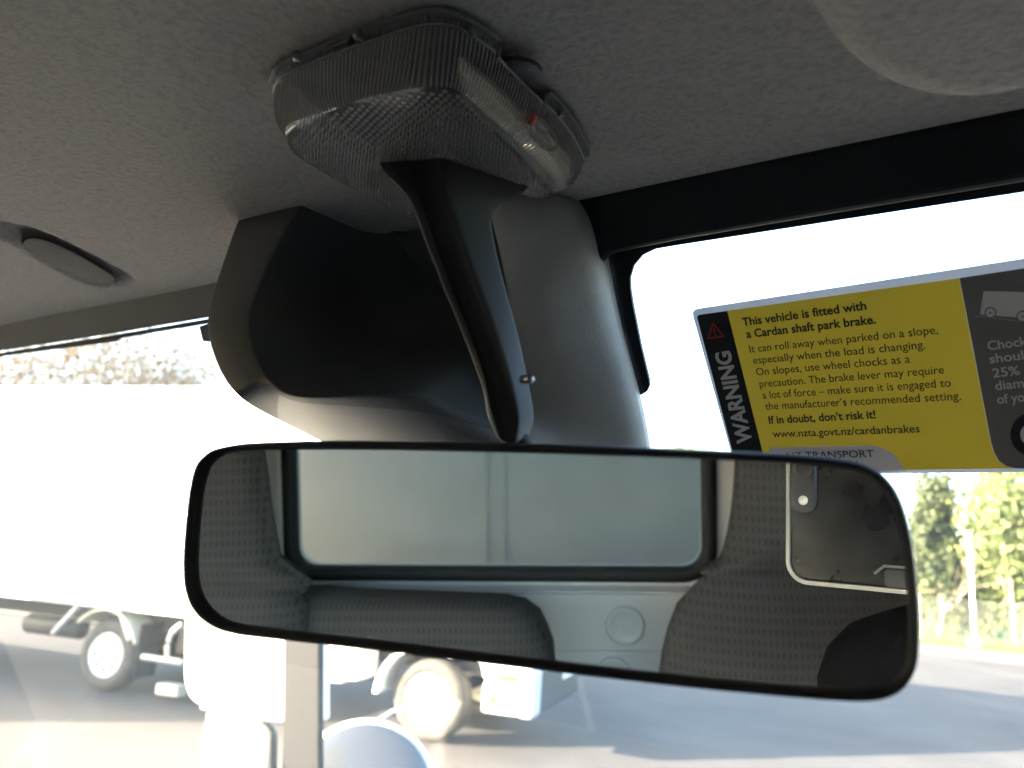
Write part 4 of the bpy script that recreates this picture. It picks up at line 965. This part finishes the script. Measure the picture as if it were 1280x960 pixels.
def crown(c, rad3, n, sz, clumps=14):
    cc = rng.normal(size=(clumps, 3)); cc /= np.linalg.norm(cc, axis=1)[:, None]; cc *= rng.uniform(.25, .8, (clumps, 1))
    k = rng.integers(0, clumps, n); P = cc[k]+rng.normal(size=(n, 3))*.20
    P = P*np.array(rad3)+np.array(c)
    u = rng.normal(size=(n, 3)); u /= np.linalg.norm(u, axis=1)[:, None]; v = np.cross(u, rng.normal(size=(n, 3))); v /= np.linalg.norm(v, axis=1)[:, None]
    s_ = rng.uniform(.6, 1.3, (n, 1))*sz
    V = np.stack([P-u*s_, P+v*s_*.55, P+u*s_, P-v*s_*.55], 1).reshape(-1, 3)
    return V, [(4*i, 4*i+1, 4*i+2, 4*i+3) for i in range(n)]
def branches(base, h, depth=4, spread=.5, r0=.16):
    parts = []
    def rec_(p, d, L_, r_, k):
        q = p+d*L_; mid = (p+q)/2+rng.normal(size=3)*L_*.05
        parts.append(tube_vf([p, mid, q], [r_, r_*.85, r_*.65], 5, True))
        if k == 0: return
        for _ in range(3 if k > 1 else 4):
            nd = d+rng.normal(size=3)*spread; nd[2] += .15; nd /= np.linalg.norm(nd); rec_(q if rng.random() < .6 else mid, nd, L_*rng.uniform(.6, .85), r_*.6, k-1)
    rec_(np.array(base, float), np.array([0, 0, 1.0]), h*.30, r0, depth)
    return join(*parts)
def tree(name, label, base, h, w_, n, sz, m, group=None, bare=False, cat='tree'):
    t_ = thing(name, label, cat, tuple(base), group)
    obj('trunk', *branches(base, h, 4 if bare else 2, .5, .14 if bare else .12), bark, t_)
    obj('crown', *crown((base[0], base[1], h*.60), (w_, w_, h*.42), n, sz, 22), m, t_)
    return t_
def at_dist(px, dist):        # ground point under a column of the photo at a distance
    d = ray(px, 700); a = d[:2]/np.linalg.norm(d[:2]); return np.array([a[0]*dist, a[1]*dist, 0])
for px_, dist, h_, lab in ((-30, 30, 11.0, 'bare brown tree at the far left behind the white box truck'), (70, 34, 12, 'bare brown tree second from the left above the white box truck'), (160, 33, 11.2, 'bare twiggy tree third from the left above the white box truck'), (250, 37, 11.0, 'thin bare tree beside the plastic cover, sky showing through')):
    tree('bare_tree', lab, at_dist(px_, dist), h_, 4.2, 11000 if px_ < 200 else 4500, .075, brownl, 'bare trees behind the truck', True)
for px_, dist, h_, w_, m_, lab in ((1170, 44.5, 8.4, 1.5, olive, 'dark green tree just right of the mirror under the sticker'), (1262, 44, 10.0, 2.6, green, 'tall bright green tree at the right edge under the sticker'), (1330, 44, 11, 3, green, 'bright green tree at the far right edge, half out of frame'), (865, 52, 11.0, 3.4, green, 'sunlit green tree top showing between cover and sticker'), (820, 56, 11.2, 2.0, brownl, 'pale brown tree top right beside the plastic cover')):
    tree('leafy_tree', lab, at_dist(px_, dist), h_, w_, 5200, .17, m_, 'trees along the verge')
for i, (px_, dist, h_, lab) in enumerate(((1140, 46, 4.2, 'low green shrub just right of the mirror edge'), (1185, 46, 5.2, 'green shrub left of the white pole'), (1228, 46.5, 5.6, 'green shrub right of the white pole'), (1275, 46, 5.6, 'green shrub at the right edge of the picture'), (1325, 46, 5.6, 'green shrub beyond the right edge'))):
    b_ = at_dist(px_, dist); s_ = thing('shrub', lab, 'shrub', tuple(b_), 'shrubs along the verge')
    obj('foliage', *crown((b_[0], b_[1], h_*.45), (2.1, 1.2, h_*.5), 5600, .13, 30), green, s_)
    obj('stem', *tube_vf([b_, b_+np.array([.1, 0, h_*.6])], [.08, .04], 6), bark, s_)
pb = at_dist(1213, 38.5)
pole = thing('white_pole', 'tall white post standing on the grass verge in front of the shrubs', 'post', tuple(pb))
obj('shaft', *tube_vf([pb, pb+np.array([0, 0, 4.6])], .075, 12), whitepaint, pole, smooth=True)
obj('base_block', *box_vf(pb-np.array([.22, .22, 0]), pb+np.array([.22, .22, .25])), galv, pole, bevel=.02)
# wire fence along the verge
fn = thing('wire_fence', 'thin wire fence running along the grass verge before the shrubs', 'fence', (-3, 39.5, 0))
for k in range(7):
    obj('fence_post', *tube_vf([np.array([-14+4*k, 39.5, 0]), np.array([-14+4*k, 39.5, 1.9])], .035, 6), galv, fn)
obj('wire_mesh', *join(*[tube_vf([np.array([-14, 39.5, z]), np.array([10, 39.5, z])], .006, 4) for z in np.arange(.1, 1.9, .15)]), galv, fn)
